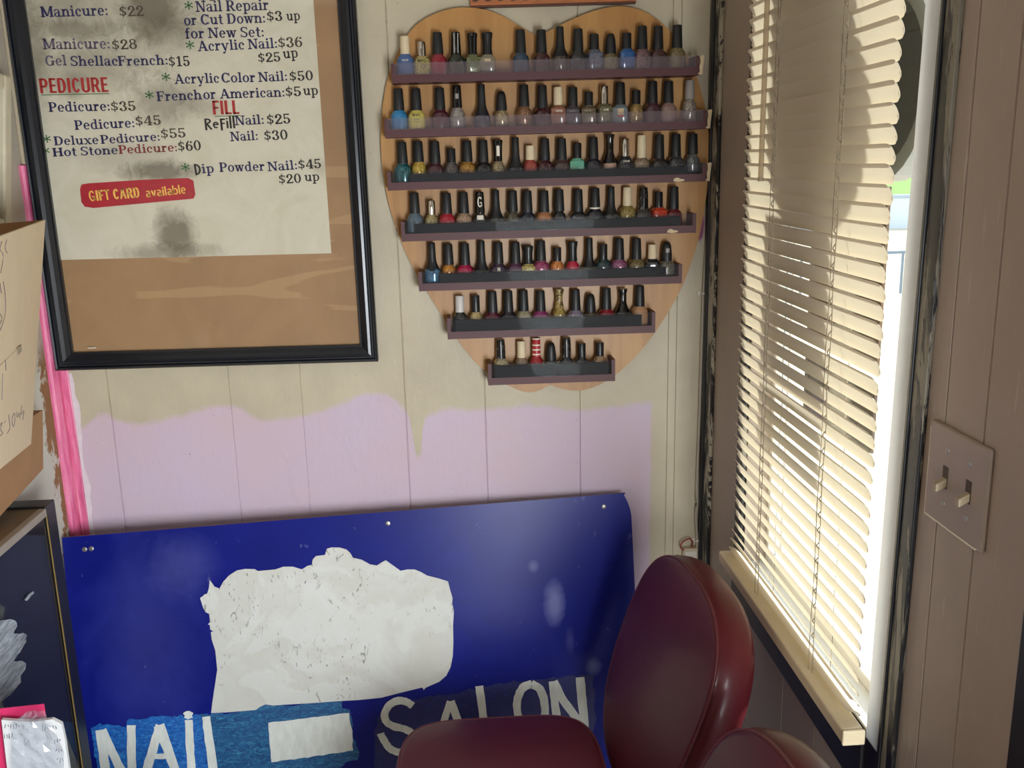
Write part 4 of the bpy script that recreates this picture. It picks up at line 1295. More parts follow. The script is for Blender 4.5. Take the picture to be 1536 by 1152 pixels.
# x, cap top, cap bottom (photo rows), cap, body, rgb, glitter, name of the colour
BOT = [
 [(608, 55, 82, 'w', 'o', (66, 98, 150), 0, 'denim blue'), (633, 63, 85, 'm', 'o', (196, 180, 110), 1, 'pale yellow'), (657, 49, 82, 'o', 'o', (136, 22, 44), 0, 'red'), (684, 48.5, 82, 'g', 'o', (36, 44, 34), 0, 'dark bottle green'), (709, 50, 82.5, 'b', 'q', (116, 122, 84), 1, 'olive green'), (731, 49, 82.5, 'a', 'q', (134, 124, 108), 0, 'clear grey'),
  (780.6, 45, 79.5, 'o', 'o', (40, 62, 84), 0, 'dark teal blue'), (812.5, 45, 79.5, 'o', 'o', (62, 30, 36), 0, 'dark maroon'), (840, 40, 78, 'f', 'c', (86, 76, 72), 1, 'dusky grey'), (867, 43.5, 78, 'o', 'o', (36, 36, 40), 0, 'near-black'), (891, 51.5, 75, 't', 'q', (110, 116, 136), 1, 'pale grey-blue'), (915.5, 50.6, 81, 'd', 'o', (134, 122, 92), 1, 'muddy olive'), (940, 50, 74, 't', 'q', (44, 92, 150), 0, 'strong blue'), (963, 39.5, 74.5, 'o', 'o', (132, 104, 108), 1, 'mauve'), (987, 39.5, 74.5, 'o', 'o', (70, 46, 48), 0, 'dark brown'), (1015, 38, 72.6, 'o', 'o', (132, 120, 84), 1, 'khaki gold')],
 [(599, 133, 166, 'o', 'o', (40, 126, 180), 0, 'bright blue'), (624.6, 133, 166, 'o', 'o', (206, 190, 96), 0, 'yellow'), (660, 132, 165, 'o', 'o', (72, 26, 40), 0, 'dark red'), (685.5, 128, 162, 'g', 'c', (160, 152, 146), 1, 'silver glitter'), (723, 126.5, 168, 'f', 'o', (36, 40, 58), 0, 'navy'), (752, 137, 166, 'd', 'n', (180, 160, 120), 1, 'beige gold'), (786, 127.4, 160, 'o', 'c', (146, 104, 76), 1, 'bronze'), (813.4, 128, 162, 'o', 'o', (62, 28, 36), 0, 'dark wine'), (837, 131, 158, 'w', 'q', (140, 92, 72), 0, 'dusty orange'), (859, 131, 159.5, 't', 'q', (76, 70, 78), 0, 'charcoal purple'), (883, 138, 158.5, 's', 'q', (112, 100, 78), 1, 'brown glitter'), (906, 129, 156, 'm', 'q', (124, 118, 90), 1, 'clear olive'), (930, 124, 157.5, 'o', 'q', (112, 124, 132), 0, 'blue-grey'), (953.7, 135.6, 156.6, 's', 'n', (170, 140, 84), 1, 'gold'), (978.6, 122, 155, 'o', 'o', (74, 46, 58), 0, 'plum'), (1002.5, 121.7, 155, 'o', 'o', (140, 112, 104), 0, 'rosy taupe'), (1034.5, 120.7, 149, 'v', 'n', (154, 142, 132), 1, 'pale taupe')],
 [(604, 213, 245.4, 'o', 'o', (32, 98, 104), 1, 'teal'), (628, 212, 243, 'o', 'n', (198, 166, 70), 1, 'yellow gold'), (652.7, 212, 245, 'o', 'o', (66, 30, 40), 0, 'burgundy'), (677, 223, 244, 's', 'n', (100, 92, 90), 1, 'dark taupe'), (700.6, 211, 243, 'o', 'o', (170, 124, 52), 1, 'amber'), (724.6, 210, 243, 'o', 'o', (24, 24, 28), 0, 'black'), (747.5, 210, 242, 'b', 'n', (160, 140, 108), 1, 'beige gold'), (773, 206, 246, 'f', 'o', (28, 30, 38), 0, 'blue-black'), (795, 218.7, 240, 'w', 'n', (150, 66, 56), 0, 'brick red'), (817.3, 208, 240.5, 'o', 'o', (62, 28, 36), 0, 'dark wine'), (842.7, 207.7, 240, 'o', 'o', (72, 54, 52), 0, 'dark brown'), (866, 214.6, 237.5, 's', 'q', (100, 168, 140), 0, 'mint green'), (890, 205.6, 237.5, 'o', 'o', (32, 34, 44), 0, 'navy black'), (915, 201.7, 237.5, 'l', 'n', (190, 154, 136), 0, 'pale pink'), (938, 208, 234.4, 'm', 'o', (42, 42, 46), 0, 'smoky black'), (962.5, 203, 237, 'w', 'o', (158, 138, 116), 1, 'beige glitter'), (988.5, 202, 237.5, 'o', 'o', (52, 46, 46), 0, 'dark brown-black'), (1013.5, 201, 235, 'o', 'o', (74, 74, 76), 1, 'dark grey'), (1038.5, 200.6, 231.5, 'o', 'n', (104, 106, 106), 1, 'clear grey')],
 [(622.5, 289, 320, 'o', 'o', (82, 100, 112), 0, 'blue-grey'), (647, 301, 322, 'm', 'n', (180, 164, 116), 1, 'pale gold'), (670, 289.6, 320.5, 'o', 'o', (164, 30, 48), 0, 'red'), (696, 288.5, 320, 'o', 'o', (178, 146, 122), 1, 'rose beige'), (720, 288, 320, 'g', 'n', (52, 48, 42), 0, 'dark speckled'), (744, 285, 322, 'f', 'o', (52, 58, 54), 1, 'dark green-grey'), (769, 286, 317.5, 'o', 'n', (88, 80, 62), 1, 'dark olive'), (791, 286, 318, 'o', 'o', (30, 34, 46), 0, 'navy'), (816.2, 286, 318, 'o', 'o', (188, 126, 88), 1, 'copper'), (839, 284, 316.7, 'o', 'n', (24, 24, 28), 0, 'black'), (867, 284, 317, 'o', 'o', (26, 27, 32), 0, 'black'), (892, 282, 313, 'o', 'o', (30, 32, 42), 0, 'navy'), (916.7, 279.6, 318, 'f', 'o', (84, 82, 80), 1, 'grey glitter'), (940.6, 281, 309, 'w', 'o', (154, 136, 78), 1, 'olive gold'), (964.6, 281, 313.5, 'p', 'o', (62, 60, 58), 0, 'smoky clear'), (987.5, 288, 311, 's', 'q', (186, 64, 44), 0, 'orange red'), (1010, 280, 313.5, 'o', 'o', (98, 34, 40), 0, 'dark red')],
 [(649, 364, 400, 'f', 'o', (70, 120, 158), 1, 'blue'), (672.5, 366, 397, 'o', 'n', (208, 138, 58), 1, 'orange gold'), (697.5, 365, 397, 'o', 'o', (160, 24, 68), 0, 'magenta red'), (722.5, 361, 402, 'f', 'o', (56, 66, 52), 1, 'dark green'), (748, 363.5, 395, 'o', 'o', (56, 40, 60), 0, 'dark purple'), (773.5, 363, 394.5, 'o', 'o', (78, 46, 70), 0, 'plum'), (792, 369, 395.5, 'a', 'q', (188, 170, 104), 1, 'yellow clear'), (811.2, 361, 391, 'o', 'o', (158, 66, 106), 1, 'magenta glitter'), (836, 371, 391.5, 's', 'n', (220, 134, 70), 1, 'orange'), (859, 362, 391.5, 'a', 'n', (178, 30, 62), 0, 'crimson'), (884, 356.7, 398, 'f', 'o', (92, 88, 62), 1, 'olive'), (905, 366, 389, 's', 'o', (40, 62, 66), 1, 'dark teal'), (929, 357.7, 389, 'o', 'o', (158, 96, 130), 1, 'pink mauve'), (954, 357.5, 388.5, 'o', 'o', (126, 112, 72), 1, 'olive gold'), (978, 366.7, 388, 'w', 'q', (28, 28, 32), 0, 'black'), (999.4, 363, 391, 'd', 'o', (120, 114, 104), 1, 'silver grey')],
 [(690, 443.5, 468, 'w', 'n', (40, 40, 42), 0, 'black'), (713.7, 443, 467.7, 's', 'n', (196, 174, 122), 1, 'pale gold'), (738.5, 437, 468, 'o', 'o', (82, 22, 44), 0, 'burgundy'), (762.5, 436, 467, 'o', 'o', (30, 26, 34), 0, 'black'), (785.5, 435, 466, 'o', 'o', (166, 156, 126), 1, 'pale grey-gold'), (810.7, 436, 466, 'o', 'o', (124, 42, 92), 0, 'magenta purple'), (838.7, 433.6, 462, 'x', 'n', (168, 144, 70), 1, 'gold'), (863.4, 434, 465, 'o', 'o', (124, 112, 132), 0, 'lavender grey'), (885.7, 441, 468.5, 'd', 'n', (116, 92, 60), 1, 'brown gold'), (909, 432, 463.5, 'o', 'o', (132, 24, 40), 0, 'dark red'), (934.4, 433, 462, 'l', 'o', (20, 20, 24), 0, 'black'), (959, 428.6, 459, 'o', 'o', (176, 134, 100), 0, 'peach beige')],
 [(751, 509, 537.5, 'p', 'o', (176, 164, 128), 1, 'cream gold'), (782.7, 511.5, 536, 'w', 'n', (134, 112, 94), 0, 'dusty clear'), (804.5, 506.6, 534.5, 'r', 'n', (150, 24, 34), 0, 'red'), (826.8, 514, 540.5, 'd', 'n', (96, 92, 86), 1, 'grey glitter'), (849.5, 506, 535, 'p', 'n', (34, 34, 38), 0, 'black'), (872.6, 514.8, 535.5, 's', 'n', (30, 32, 36), 0, 'black'), (899.8, 513.5, 533.3, 's', 'n', (172, 140, 108), 1, 'peach beige')],
]
BY = HB - 0.0205
tone = {'w': 'cream', 'm': 'silver'}
for k, row in enumerate(BOT):
    A, u, up = SHELF[k]
    for j, (px, yt, yb, cap, body, rgb, gl, cname) in enumerate(row):
        P = back(px, yb, BY)
        # foot of the bottle on the shelf floor straight below
        xx = P.x
        fz_ = A.z + (xx - A.x) / u.x * u.z + 0.0092
        zbot, ztp = P.z - fz_, back(px, yt, BY).z - fz_
        nth = ORD[j] + ' from left'
        if j == len(row) - 1:
            nth = 'rightmost'
        elif j == 0:
            nth = 'leftmost'
        capname, capmat, cprof = CAPS[cap]
        if (k, j) == (5, 0):
            capname, capmat = 'silver-white', 'cap_silverwhite'
        if (k, j) == (6, 0):
            capname = 'scratched black'
        root = empty('nail_polish_bottle', (xx + random.uniform(-0.0006, 0.0006), BY + random.uniform(-0.001, 0.001), fz_), '%s nail polish with %s cap, %s on the %s' % (cname, capname, nth, ROWS[k]), 'nail polish', 'nail polish bottles on the heart rack', random.uniform(-0.25, 0.25))
        r, bp, sq = BODY[body]
        r *= random.uniform(0.97, 1.03)
        if cap in 'fl':
            hb_ = zbot
        else:
            hb_ = zbot
        bm = BM()
        lathe(bm, [(r * a, hb_ * b) for a, b in bp], 24, sq=sq)
        obj('glass_body', bm, polish(rgb, gl), root, True, 50)
        hc_ = ztp - zbot
        bm = BM()
        lathe(bm, [(a, zbot + hc_ * b + (0.0003 if b >= 0 else 0)) for a, b in cprof], 20)
        co = obj('cap', bm, capmat, root, True, 40)
        if cap == 'r':
            for q_ in (0.1, 0.35, 0.6, 0.93):
                obj('white_band', lathe(BM(), [(0.0088, zbot + hc_ * q_), (0.0088, zbot + hc_ * (q_ + 0.075))], 20), 'label_white', co)
        # marks seen on particular bottles
        def label_on(rad, z0, z1, w, mt, nm='bottle_label'):
            bm = BM()
            a0 = w / rad / 2
            ps = []
            for i in range(7):
                an = -PI / 2 - a0 + 2 * a0 * i / 6
                ps.append((rad * math.cos(an), rad * math.sin(an)))
            lo_ = [bm.verts.new((x, y, z0)) for x, y in ps]
            hi_ = [bm.verts.new((x, y, z1)) for x, y in ps]
            for i in range(6):
                bm.faces.new((lo_[i], lo_[i + 1], hi_[i + 1], hi_[i]))
            o = obj(nm, bm, mt, root)
            o.rotation_euler.z = -root.rotation_euler.z
            return o

        def write_on(txt, font, z, cp_, wd, mt, rad):
            lettering('bottle_lettering', txt, font, Vector((-wd / 2, -rad, z)), Vector((wd / 2, -rad, z)), cp_, ON, mt, root).rotation_euler.z = -root.rotation_euler.z

        if (k, j) in ((0, 0), (1, 8), (1, 11), (2, 14)):
            write_on('COLOR', {**SANS, **{c_: SANS[c_] for c_ in 'CLOR'}}, hb_ * (0.70 if k != 2 else 0.74), 0.0035, 0.0125, 'label_white', r * 1.06)
        elif (k, j) in ((0, 1), (1, 1)):
            write_on('NYC', SANS, hb_ * 0.72, 0.0048, 0.016, 'label_black', r * 1.05)
            for q_ in (0.58, 0.48):
                label_on(r * 1.03, hb_ * q_, hb_ * q_ + 0.0008, 0.013, 'label_black', 'printed_line')
        elif (k, j) == (0, 5):
            label_on(r * 1.08, hb_ * 0.66, hb_ * 0.80, 0.017, 'peel_cream', 'torn_label')
        elif (k, j) == (1, 12):
            label_on(r * 1.10, hb_ * 0.48, hb_ * 0.82, 0.015, 'peel_cream', 'price_sticker')
            label_on(r * 1.105, hb_ * 0.44, hb_ * 0.52, 0.015, 'banner_red', 'price_sticker')
        elif (k, j) == (2, 6):
            label_on(0.0104, zbot + hc_ * 0.25, zbot + hc_ * 0.72, 0.006, 'label_white', 'cap_label')
        elif (k, j) in ((3, 11),):
            obj('white_band', lathe(BM(), [(0.0106, zbot - 0.0005), (0.0106, zbot + 0.0028)], 20), 'label_white', co)
        elif (k, j) == (3, 4):
            write_on('G', SANS, zbot + hc_ * 0.30, 0.020, 0.0105, 'label_white', 0.0110)
            label_on(r * 1.06, hb_ * 0.70, hb_ * 0.92, 0.013, 'label_white', 'paint_splash')
        elif (k, j) == (4, 4):
            write_on('N', SANS, hb_ * 0.62, 0.008, 0.0065, 'label_white', r * 1.12)
        elif (k, j) == (4, 15):
            label_on(0.0098, zbot + hc_ * 0.38, zbot + hc_ * 0.68, 0.008, 'cap_grey', 'cap_emblem')
        elif (k, j) == (1, 3):
            label_on(0.0098, zbot + hc_ * 0.40, zbot + hc_ * 0.62, 0.006, 'cap_grey', 'cap_emblem')
        elif (k, j) == (0, 3):
            for q_ in (-0.004, 0.003):
                bm = BM()
                bm.faces.new([bm.verts.new((q_ + dx, -0.0103 + 0.0015 * i, zbot + hc_ * (0.05 + 0.9 * i))) for i, dx in ((0, 0), (0, 0.0012), (1, 0.0020), (1, 0.0008))])
                obj('silver_stripe', bm, 'cap_silverwhite', root).rotation_euler.z = -root.rotation_euler.z
#--PART3
# ------------------------------------------------------------------ blue painted sign board leaning on the back wall
LEAN = math.radians(10)
sT0, sT1 = back(93, 806.5, -0.078), back(941, 739, -0.036)
su_ = (sT1 - sT0).normalized()
sd0 = Vector((su_.z, 0, -su_.x))
sdn = (sd0 * math.cos(LEAN) + Vector((0, -1, 0)) * math.sin(LEAN)).normalized()
sn = sdn.cross(su_).normalized()
if sn.y > 0:
    sn = -sn
SLEN = sT0.z / -sdn.z - 0.001
sO = sT0 + sdn * SLEN


def sg(px, py, lift=0.0):
    return onplane(px, py, sT0 + sn * lift, sn) - sO


sign = empty('painted_sign_board', tuple(sO), 'large blue painted sign board leaning on the wall, with hand-painted white lettering', 'sign')
m = bpy.data.materials.new('sign_blue')
MATS['sign_blue'] = m
t = NT(m)
n1 = t.noise(9, 5, 0.65, None, (3, 3, 3), 0.5)
n2 = t.noise(500, 2, 0.5)
base = t.mix(t.step(n1, 0.3, 0.7), (20, 30, 128), (17, 25, 114))
for (px, py, rx, ry, k) in ((832, 905, 13, 30, 0.50), (800, 850, 8, 9, 0.30), (890, 1000, 10, 12, 0.30), (855, 960, 6, 18, 0.12), (272, 850, 40, 40, 0.10), (225, 960, 70, 120, 0.06)):
    v = sg(px, py)
    base = t.mix(t.math('MULTIPLY', t.blob(v.x, v.z, rx / 800, ry / 800, 1.2, n1, 0.8), k), base, (150, 156, 206))
for sc, lo_, hi_, k in ((60, 0.70, 0.74, 0.25), (220, 0.72, 0.76, 0.18)):
    base = t.mix(t.math('MULTIPLY', t.step(t.noise(sc, 3, 0.6, (1, 1, 0.6), (sc, 0, 1)), lo_, hi_), k), base, (130, 134, 178))
t.l(base, t.b.inputs['Base Color'])
t.b.inputs['Roughness'].default_value = 0.3
t.b.inputs['Specular IOR Level'].default_value = 0.2
mat('sign_ply', (120, 88, 60), 0.7, var=0.15, vscale=60)
edge = [(93, 806.5), (500, 774), (800, 750.3), (931, 739.8), (938, 739.3), (936, 743), (938.5, 747), (941, 752), (943, 757), (945.5, 765), (947, 773), (948.5, 800)]
pts = [sg(*p) for p in edge]
tr = pts[-1]
RL = (sT1 - sO) + sdn * SLEN
pts += [RL + (sg(948.5, 800) - (sT1 - sO)) * 0.0 + su_ * 0.004, sT0 - sO + sdn * SLEN]
bm = BM()
prism(bm, pts, sn * -0.006)
sb = obj('board', bm, 'sign_blue', sign)
sb.data.materials.append(MATS['sign_ply'])
for p in sb.data.polygons:
    if abs(p.normal.dot(sn)) < 0.5:
        p.material_index = 1

mat('patch_white', (198, 196, 186), 0.62)
m = MATS['patch_white']
t = NT(m)
n1 = t.noise(13, 5, 0.65, None, (1, 1, 1), 1.2)
n3 = t.noise(5, 3, 0.5, None, (6, 2, 9), 1.5)
base = t.mix(t.step(n1, 0.4, 0.62), (208, 207, 198), (214, 214, 208))
base = t.mix(t.math('MULTIPLY', t.step(n3, 0.5, 0.54), 0.5), base, (222, 224, 220))
fl_ = t.math('MULTIPLY', t.step(t.noise(85, 4, 0.7, (1, 1, 0.35), (2, 2, 2), 1.5), 0.61, 0.64), t.step(t.noise(6, 2, 0.5, None, (8, 1, 3)), 0.40, 0.52))
base = t.mix(t.math('MULTIPLY', fl_, 0.85), base, (120, 116, 112))
t.l(base, t.b.inputs['Base Color'])
t.bump(t.math('ADD', t.step(n3, 0.48, 0.56), t.math('MULTIPLY', n1, 0.8)), 0.35, 0.002)
mat('brush_white', (226, 230, 224), 0.6, var=0.10, vscale=90, stretch=(1, 1, 0.25), bump=0.4, bscale=160, bdist=0.001)


def brush(name, c1, c2, c3):
    m = bpy.data.materials.new(name)
    MATS[name] = m
    t = NT(m)
    n = t.noise(62, 5, 0.75, (1, 1, 2.2), (4, 4, 4), 1.6)
    t.l(t.ramp(n, [(0.32, c1), (0.52, c2), (0.68, c3)]), t.b.inputs['Base Color'])
    t.b.inputs['Roughness'].default_value = 0.42
    t.bump(n, 0.5, 0.0015)


brush('brush_cobalt', (16, 62, 142), (18, 100, 186), (70, 150, 212))
brush('brush_teal', (18, 52, 104), (22, 92, 146), (70, 142, 176))
brush('brush_navy', (20, 22, 84), (24, 30, 104), (34, 48, 128))


def rough_outline(pts, step_px, jit, seed):
    rnd = random.Random(seed)
    out = []
    n = len(pts)
    for i in range(n):
        a, b = pts[i], pts[(i + 1) % n]
        d = math.hypot(b[0] - a[0], b[1] - a[1])
        k = max(1, int(d / step_px))
        for j in range(k):
            f = j / k
            out.append((a[0] + (b[0] - a[0]) * f + rnd.uniform(-jit, jit), a[1] + (b[1] - a[1]) * f + rnd.uniform(-jit, jit)))
    return out


def paint(name, pts, m, lift, thick=0.0004, label=None):
    bm = BM()
    prism(bm, [sg(x, y, lift) for x, y in pts], sn * -thick)
    o = obj(name, bm, m, sign)
    if label:
        o['label'] = label
    return o


c6 = [(568, 695), (572, 660), (590, 540), (583, 470), (570, 430), (567, 404), (577, 400), (565, 395), (563, 378), (556, 376), (564, 368), (561, 338), (548, 332), (540, 318), (528, 281), (537, 275), (544, 268), (554, 265), (560, 245), (563, 216), (580, 240), (598, 247), (612, 222), (632, 200), (660, 182), (690, 176), (725, 177), (736, 184), (800, 178), (828, 168), (862, 168), (895, 178), (915, 165), (930, 162), (934, 142), (945, 130), (978, 126), (984, 104), (1000, 99), (1030, 99), (1055, 106), (1070, 120), (1078, 136), (1110, 143), (1140, 160), (1165, 164), (1183, 152), (1197, 145), (1215, 158), (1250, 183), (1275, 178), (1300, 178), (1325, 188), (1345, 200), (1385, 210), (1421, 221), (1428, 250), (1437, 280), (1436, 300), (1442, 330), (1439, 380), (1440, 440), (1438, 490), (1430, 530), (1415, 560), (1390, 582), (1360, 595), (1340, 604), (1334, 612), (1328, 603), (1290, 612), (1250, 622), (1180, 640), (1100, 648), (1030, 652), (920, 660), (850, 664), (790, 668), (764, 664), (745, 672), (728, 684), (680, 688), (620, 693)]
paint('white_paint_patch', [(80 + x / 2.4, 780 + y / 2.4) for x, y in c6], 'patch_white', 0.0008, 0.0007, 'ragged flaking white paint patch')
paint('brush_patch', rough_outline([(137, 1092), (150, 1086), (189, 1090), (190, 1080), (245, 1074), (300, 1072), (335, 1070), (335, 1170), (240, 1172), (148, 1174)], 5, 1.6, 3), 'brush_cobalt', 0.0004, label='bright blue brushed patch behind the lettering')
paint('brush_patch', rough_outline([(300, 1072), (345, 1070), (380, 1061), (398, 1055), (440, 1060), (470, 1052), (512, 1050), (513, 1062), (525, 1066), (530, 1085), (527, 1100), (540, 1128), (535, 1140), (518, 1143), (512, 1152), (470, 1160), (330, 1172)], 5, 1.4, 4), 'brush_teal', 0.0006, label='teal brushed patch')
paint('brush_patch', rough_outline([(572, 1060), (640, 1046), (700, 1036), (760, 1024), (830, 1016), (890, 1012), (893, 1075), (880, 1180), (560, 1200), (562, 1100)], 6, 2.0, 5), 'brush_navy', 0.0004, label='dark blue brushed patch')
paint('white_rectangle', rough_outline([(402, 1084), (470, 1076), (523, 1069.5), (528, 1096), (529.5, 1126), (470, 1135), (407, 1143), (404, 1110)], 7, 0.8, 6), 'brush_white', 0.0012)


def stroke(pts, w, seed, k=5):
    rnd = random.Random(seed)
    P = smoothline([(x, y, 0) for x, y in pts], k=k) if len(pts) > 2 else [Vector((pts[0][0] + (pts[1][0] - pts[0][0]) * i / 8, pts[0][1] + (pts[1][1] - pts[0][1]) * i / 8, 0)) for i in range(9)]
    L, R = [], []
    for i, p in enumerate(P):
        d = (P[min(i + 1, len(P) - 1)] - P[max(i - 1, 0)]).normalized()
        nn = Vector((-d.y, d.x, 0))
        ww = w[0] + (w[1] - w[0]) * i / (len(P) - 1) if isinstance(w, tuple) else w
        L.append(p + nn * (ww / 2 + rnd.uniform(-0.5, 0.5)))
        R.append(p - nn * (ww / 2 + rnd.uniform(-0.5, 0.5)))
    return [(p.x, p.y) for p in L + R[::-1]]


def letter(name_strokes, seed):
    bm = BM()
    for i, (pts, w) in enumerate(name_strokes):
        prism(bm, [sg(x, y, 0.0012 + 0.00005 * i) for x, y in stroke(pts, w, seed + i)], sn * -0.0004)
    return obj('painted_letter', bm, 'brush_white', sign)


letter([([(150, 1095), (155, 1130), (160, 1168)], 14), ([(153, 1095), (168, 1128), (188, 1168)], 13), ([(197, 1088), (197, 1130), (198, 1166)], 13)], 10)
letter([([(240, 1088), (229, 1125), (217, 1166)], (13, 14)), ([(238, 1088), (251, 1122), (266, 1164)], (17, 13)), ([(226, 1135), (255, 1134)], 8)], 20)
letter([([(283, 1080), (285, 1120), (288, 1166)], 12), ([(277, 1073), (279, 1071), (282, 1070), (285, 1071), (288, 1073)], 7), ([(277, 1074), (282, 1076), (288, 1074)], 5)], 30)
letter([([(309, 1075), (315, 1120), (322, 1166)], (12, 14))], 40)
letter([([(619, 1059), (610, 1053), (598, 1051), (585, 1057), (577, 1071), (580, 1083), (592, 1090), (608, 1094), (619, 1102), (620, 1118), (610, 1128), (596, 1128), (583, 1121), (573, 1105), (571, 1100)], 11)], 50)
letter([([(675, 1052), (664, 1090), (655, 1130)], 10), ([(676, 1052), (688, 1085), (700, 1130)], 12), ([(664, 1100), (690, 1098)], 8)], 60)
letter([([(719, 1029), (723, 1060), (728, 1110)], 12), ([(726, 1108), (756, 1104)], 10)], 70)
letter([([(798, 1026), (784, 1032), (776, 1052), (778, 1078), (788, 1096), (804, 1098), (816, 1084), (817, 1056), (810, 1034), (797, 1026)], (12, 12))], 80)
letter([([(829, 1022), (832, 1050), (838, 1100)], 12), ([(831, 1022), (846, 1052), (872, 1086)], 12), ([(870, 1016), (873, 1050), (877, 1092)], 13)], 90)
mat('screw_metal', (170, 166, 160), 0.35, metal=0.8)
for px, py in ((127, 824), (137, 823), (582, 785), (906, 760)):
    c = sg(px, py, 0.0002)
    bm = BM()
    lathe(bm, [(0.0052, 0), (0.0048, 0.0012), (0.0025, 0.002)], 12)
    rot = sn.to_track_quat('Z', 'Y').to_matrix().to_4x4()
    bmesh.ops.transform(bm, matrix=Matrix.Translation(c) @ rot, verts=bm.verts)
    obj('screw', bm, 'screw_metal', sign, True, 40)

# ------------------------------------------------------------------ burgundy chairs
m = bpy.data.materials.new('burgundy_vinyl')
MATS['burgundy_vinyl'] = m
t = NT(m)
n = t.noise(7, 4, 0.6)
t.l(t.mix(t.step(n, 0.3, 0.7), (88, 26, 34), (80, 23, 30)), t.b.inputs['Base Color'])
t.b.inputs['Roughness'].default_value = 0.45
t.b.inputs['Specular IOR Level'].default_value = 0.22
t.b.inputs['Coat Weight'].default_value = 0.18
t.b.inputs['Coat Roughness'].default_value = 0.18
t.bump(t.noise(380, 3, 0.6), 0.12, 0.0006)
mat('burgundy_seam', (92, 30, 40), 0.5)
mat('chair_metal', (168, 168, 170), 0.25, metal=0.9)
mat('chair_black', (26, 26, 28), 0.5)


def superpt(a, W_, H_, n, k):
    c, s = math.cos(a), math.sin(a)
    u = W_ * math.copysign(abs(c) ** (2 / n), c)
    v = H_ * math.copysign(abs(s) ** (2 / n), s)
    return u * (1 - k * s), v


def pillow(W_, H_, n, k, thick, bulge, origin, ux, uy, un, seg=64):
    """cushion: outline in ux/uy, face bulging along un, boxing behind"""
    bm = BM()
    angs = [2 * PI * i / seg for i in range(seg)]
    prof = [(f, bulge * (1 - f ** 2.6)) for f in (0.15, 0.35, 0.55, 0.75, 0.88, 0.96, 0.99)]
    prof += [(1.0, -0.001), (0.996, -0.0035), (1.012, -0.008), (1.035, -thick * 0.28), (1.045, -thick * 0.5), (1.04, -thick * 0.72), (1.01, -thick * 0.9), (0.95, -thick), (0.6, -thick * 1.03), (0.15, -thick * 1.04)]
    rings = []
    for f, d in prof:
        rings.append([bm.verts.new(origin + ux * (superpt(a, W_, H_, n, k)[0] * f) + uy * (superpt(a, W_, H_, n, k)[1] * f) + un * d) for a in angs])
    for A, B in zip(rings, rings[1:]):
        for i in range(seg):
            j = (i + 1) % seg
            bm.faces.new((A[i], A[j], B[j], B[i]))
    bm.faces.new(rings[0][::-1])
    bm.faces.new(rings[-1])
    seam = [origin + ux * (superpt(a, W_, H_, n, k)[0] * 1.002) + uy * (superpt(a, W_, H_, n, k)[1] * 1.002) + un * -0.0015 for a in angs]
    return bm, seam


chair = empty('salon_chair', (0.09, -0.59, 0), 'burgundy vinyl salon chair in front of the blue sign, its seat in view', 'chair')
CO = chair.location.copy()
phi, lean = 0.07, 0.35
nn = Vector((-math.cos(phi), -math.sin(phi), 0))
wd = Vector((math.sin(phi), -math.cos(phi), 0))
upv = Vector((0, 0, 1)) * math.cos(lean) - nn * math.sin(lean)
bn_ = wd.cross(upv).normalized()
if bn_.dot(nn) < 0:
    bn_ = -bn_
bm, seam = pillow(0.195, 0.186, 2.6, -0.075, 0.068, 0.010, Vector((0.300, -0.517, 0.740)) - CO, wd, upv, bn_)
bk_ = obj('backrest', bm, 'burgundy_vinyl', chair, True)
obj('seam_piping', tube(BM(), seam, 0.0022, 6, True), 'burgundy_seam', bk_, True)
bm, seam = pillow(0.172, 0.215, 5.0, 0.02, 0.085, 0.014, Vector((0.046, -0.592, 0.592)) - CO, Vector((1, 0, 0)), Vector((0, 1, 0)), Vector((0, 0, 1)))
st_ = obj('seat', bm, 'burgundy_vinyl', chair, True)
obj('seam_piping', tube(BM(), seam, 0.0022, 6, True), 'burgundy_seam', st_, True)
bm = BM()
tube(bm, smoothline([Vector(p) - CO for p in ((0.10, -0.55, 0.495), (0.26, -0.54, 0.488), (0.322, -0.53, 0.53), (0.352, -0.52, 0.62), (0.374, -0.52, 0.72))], k=5), 0.014, 10)
obj('back_bracket', bm, 'chair_black', chair, True)
obj('seat_plate', bxm(-0.12, 0.12, -0.12, 0.12, 0.47, 0.51, 0.004), 'chair_black', chair)
obj('pedestal', lathe(BM(), [(0.045, 0.03), (0.045, 0.25), (0.028, 0.26), (0.028, 0.47)], 24), 'chair_metal', chair, True, 40)
obj('foot_disc', lathe(BM(), [(0.22, 0.0), (0.225, 0.008), (0.20, 0.02), (0.06, 0.035)], 40), 'chair_metal', chair, True, 40)


def dup(root, delta, label):
    r = root.copy()
    COL.objects.link(r)
    r.location = root.location + delta
    r['label'] = label
    for ch in list(root.children):
        c = ch.copy()
        COL.objects.link(c)
        c.parent = r
        for g in list(ch.children):
            d = g.copy()
            COL.objects.link(d)
            d.parent = c
    return r


top1 = Vector((0.364, -0.517, 0.915))
top1, top2 = onplane(1010, 833, (0, 0, 0.925), (0, 0, 1)), onplane(1149, 1112, (0, 0, 0.925), (0, 0, 1))
chair2 = dup(chair, Vector((top2.x - top1.x, top2.y - top1.y, 0)), 'second burgundy salon chair below the window, only the top of its back in view')
for c in (chair, chair2):
    c['group'] = 'burgundy salon chairs by the window'

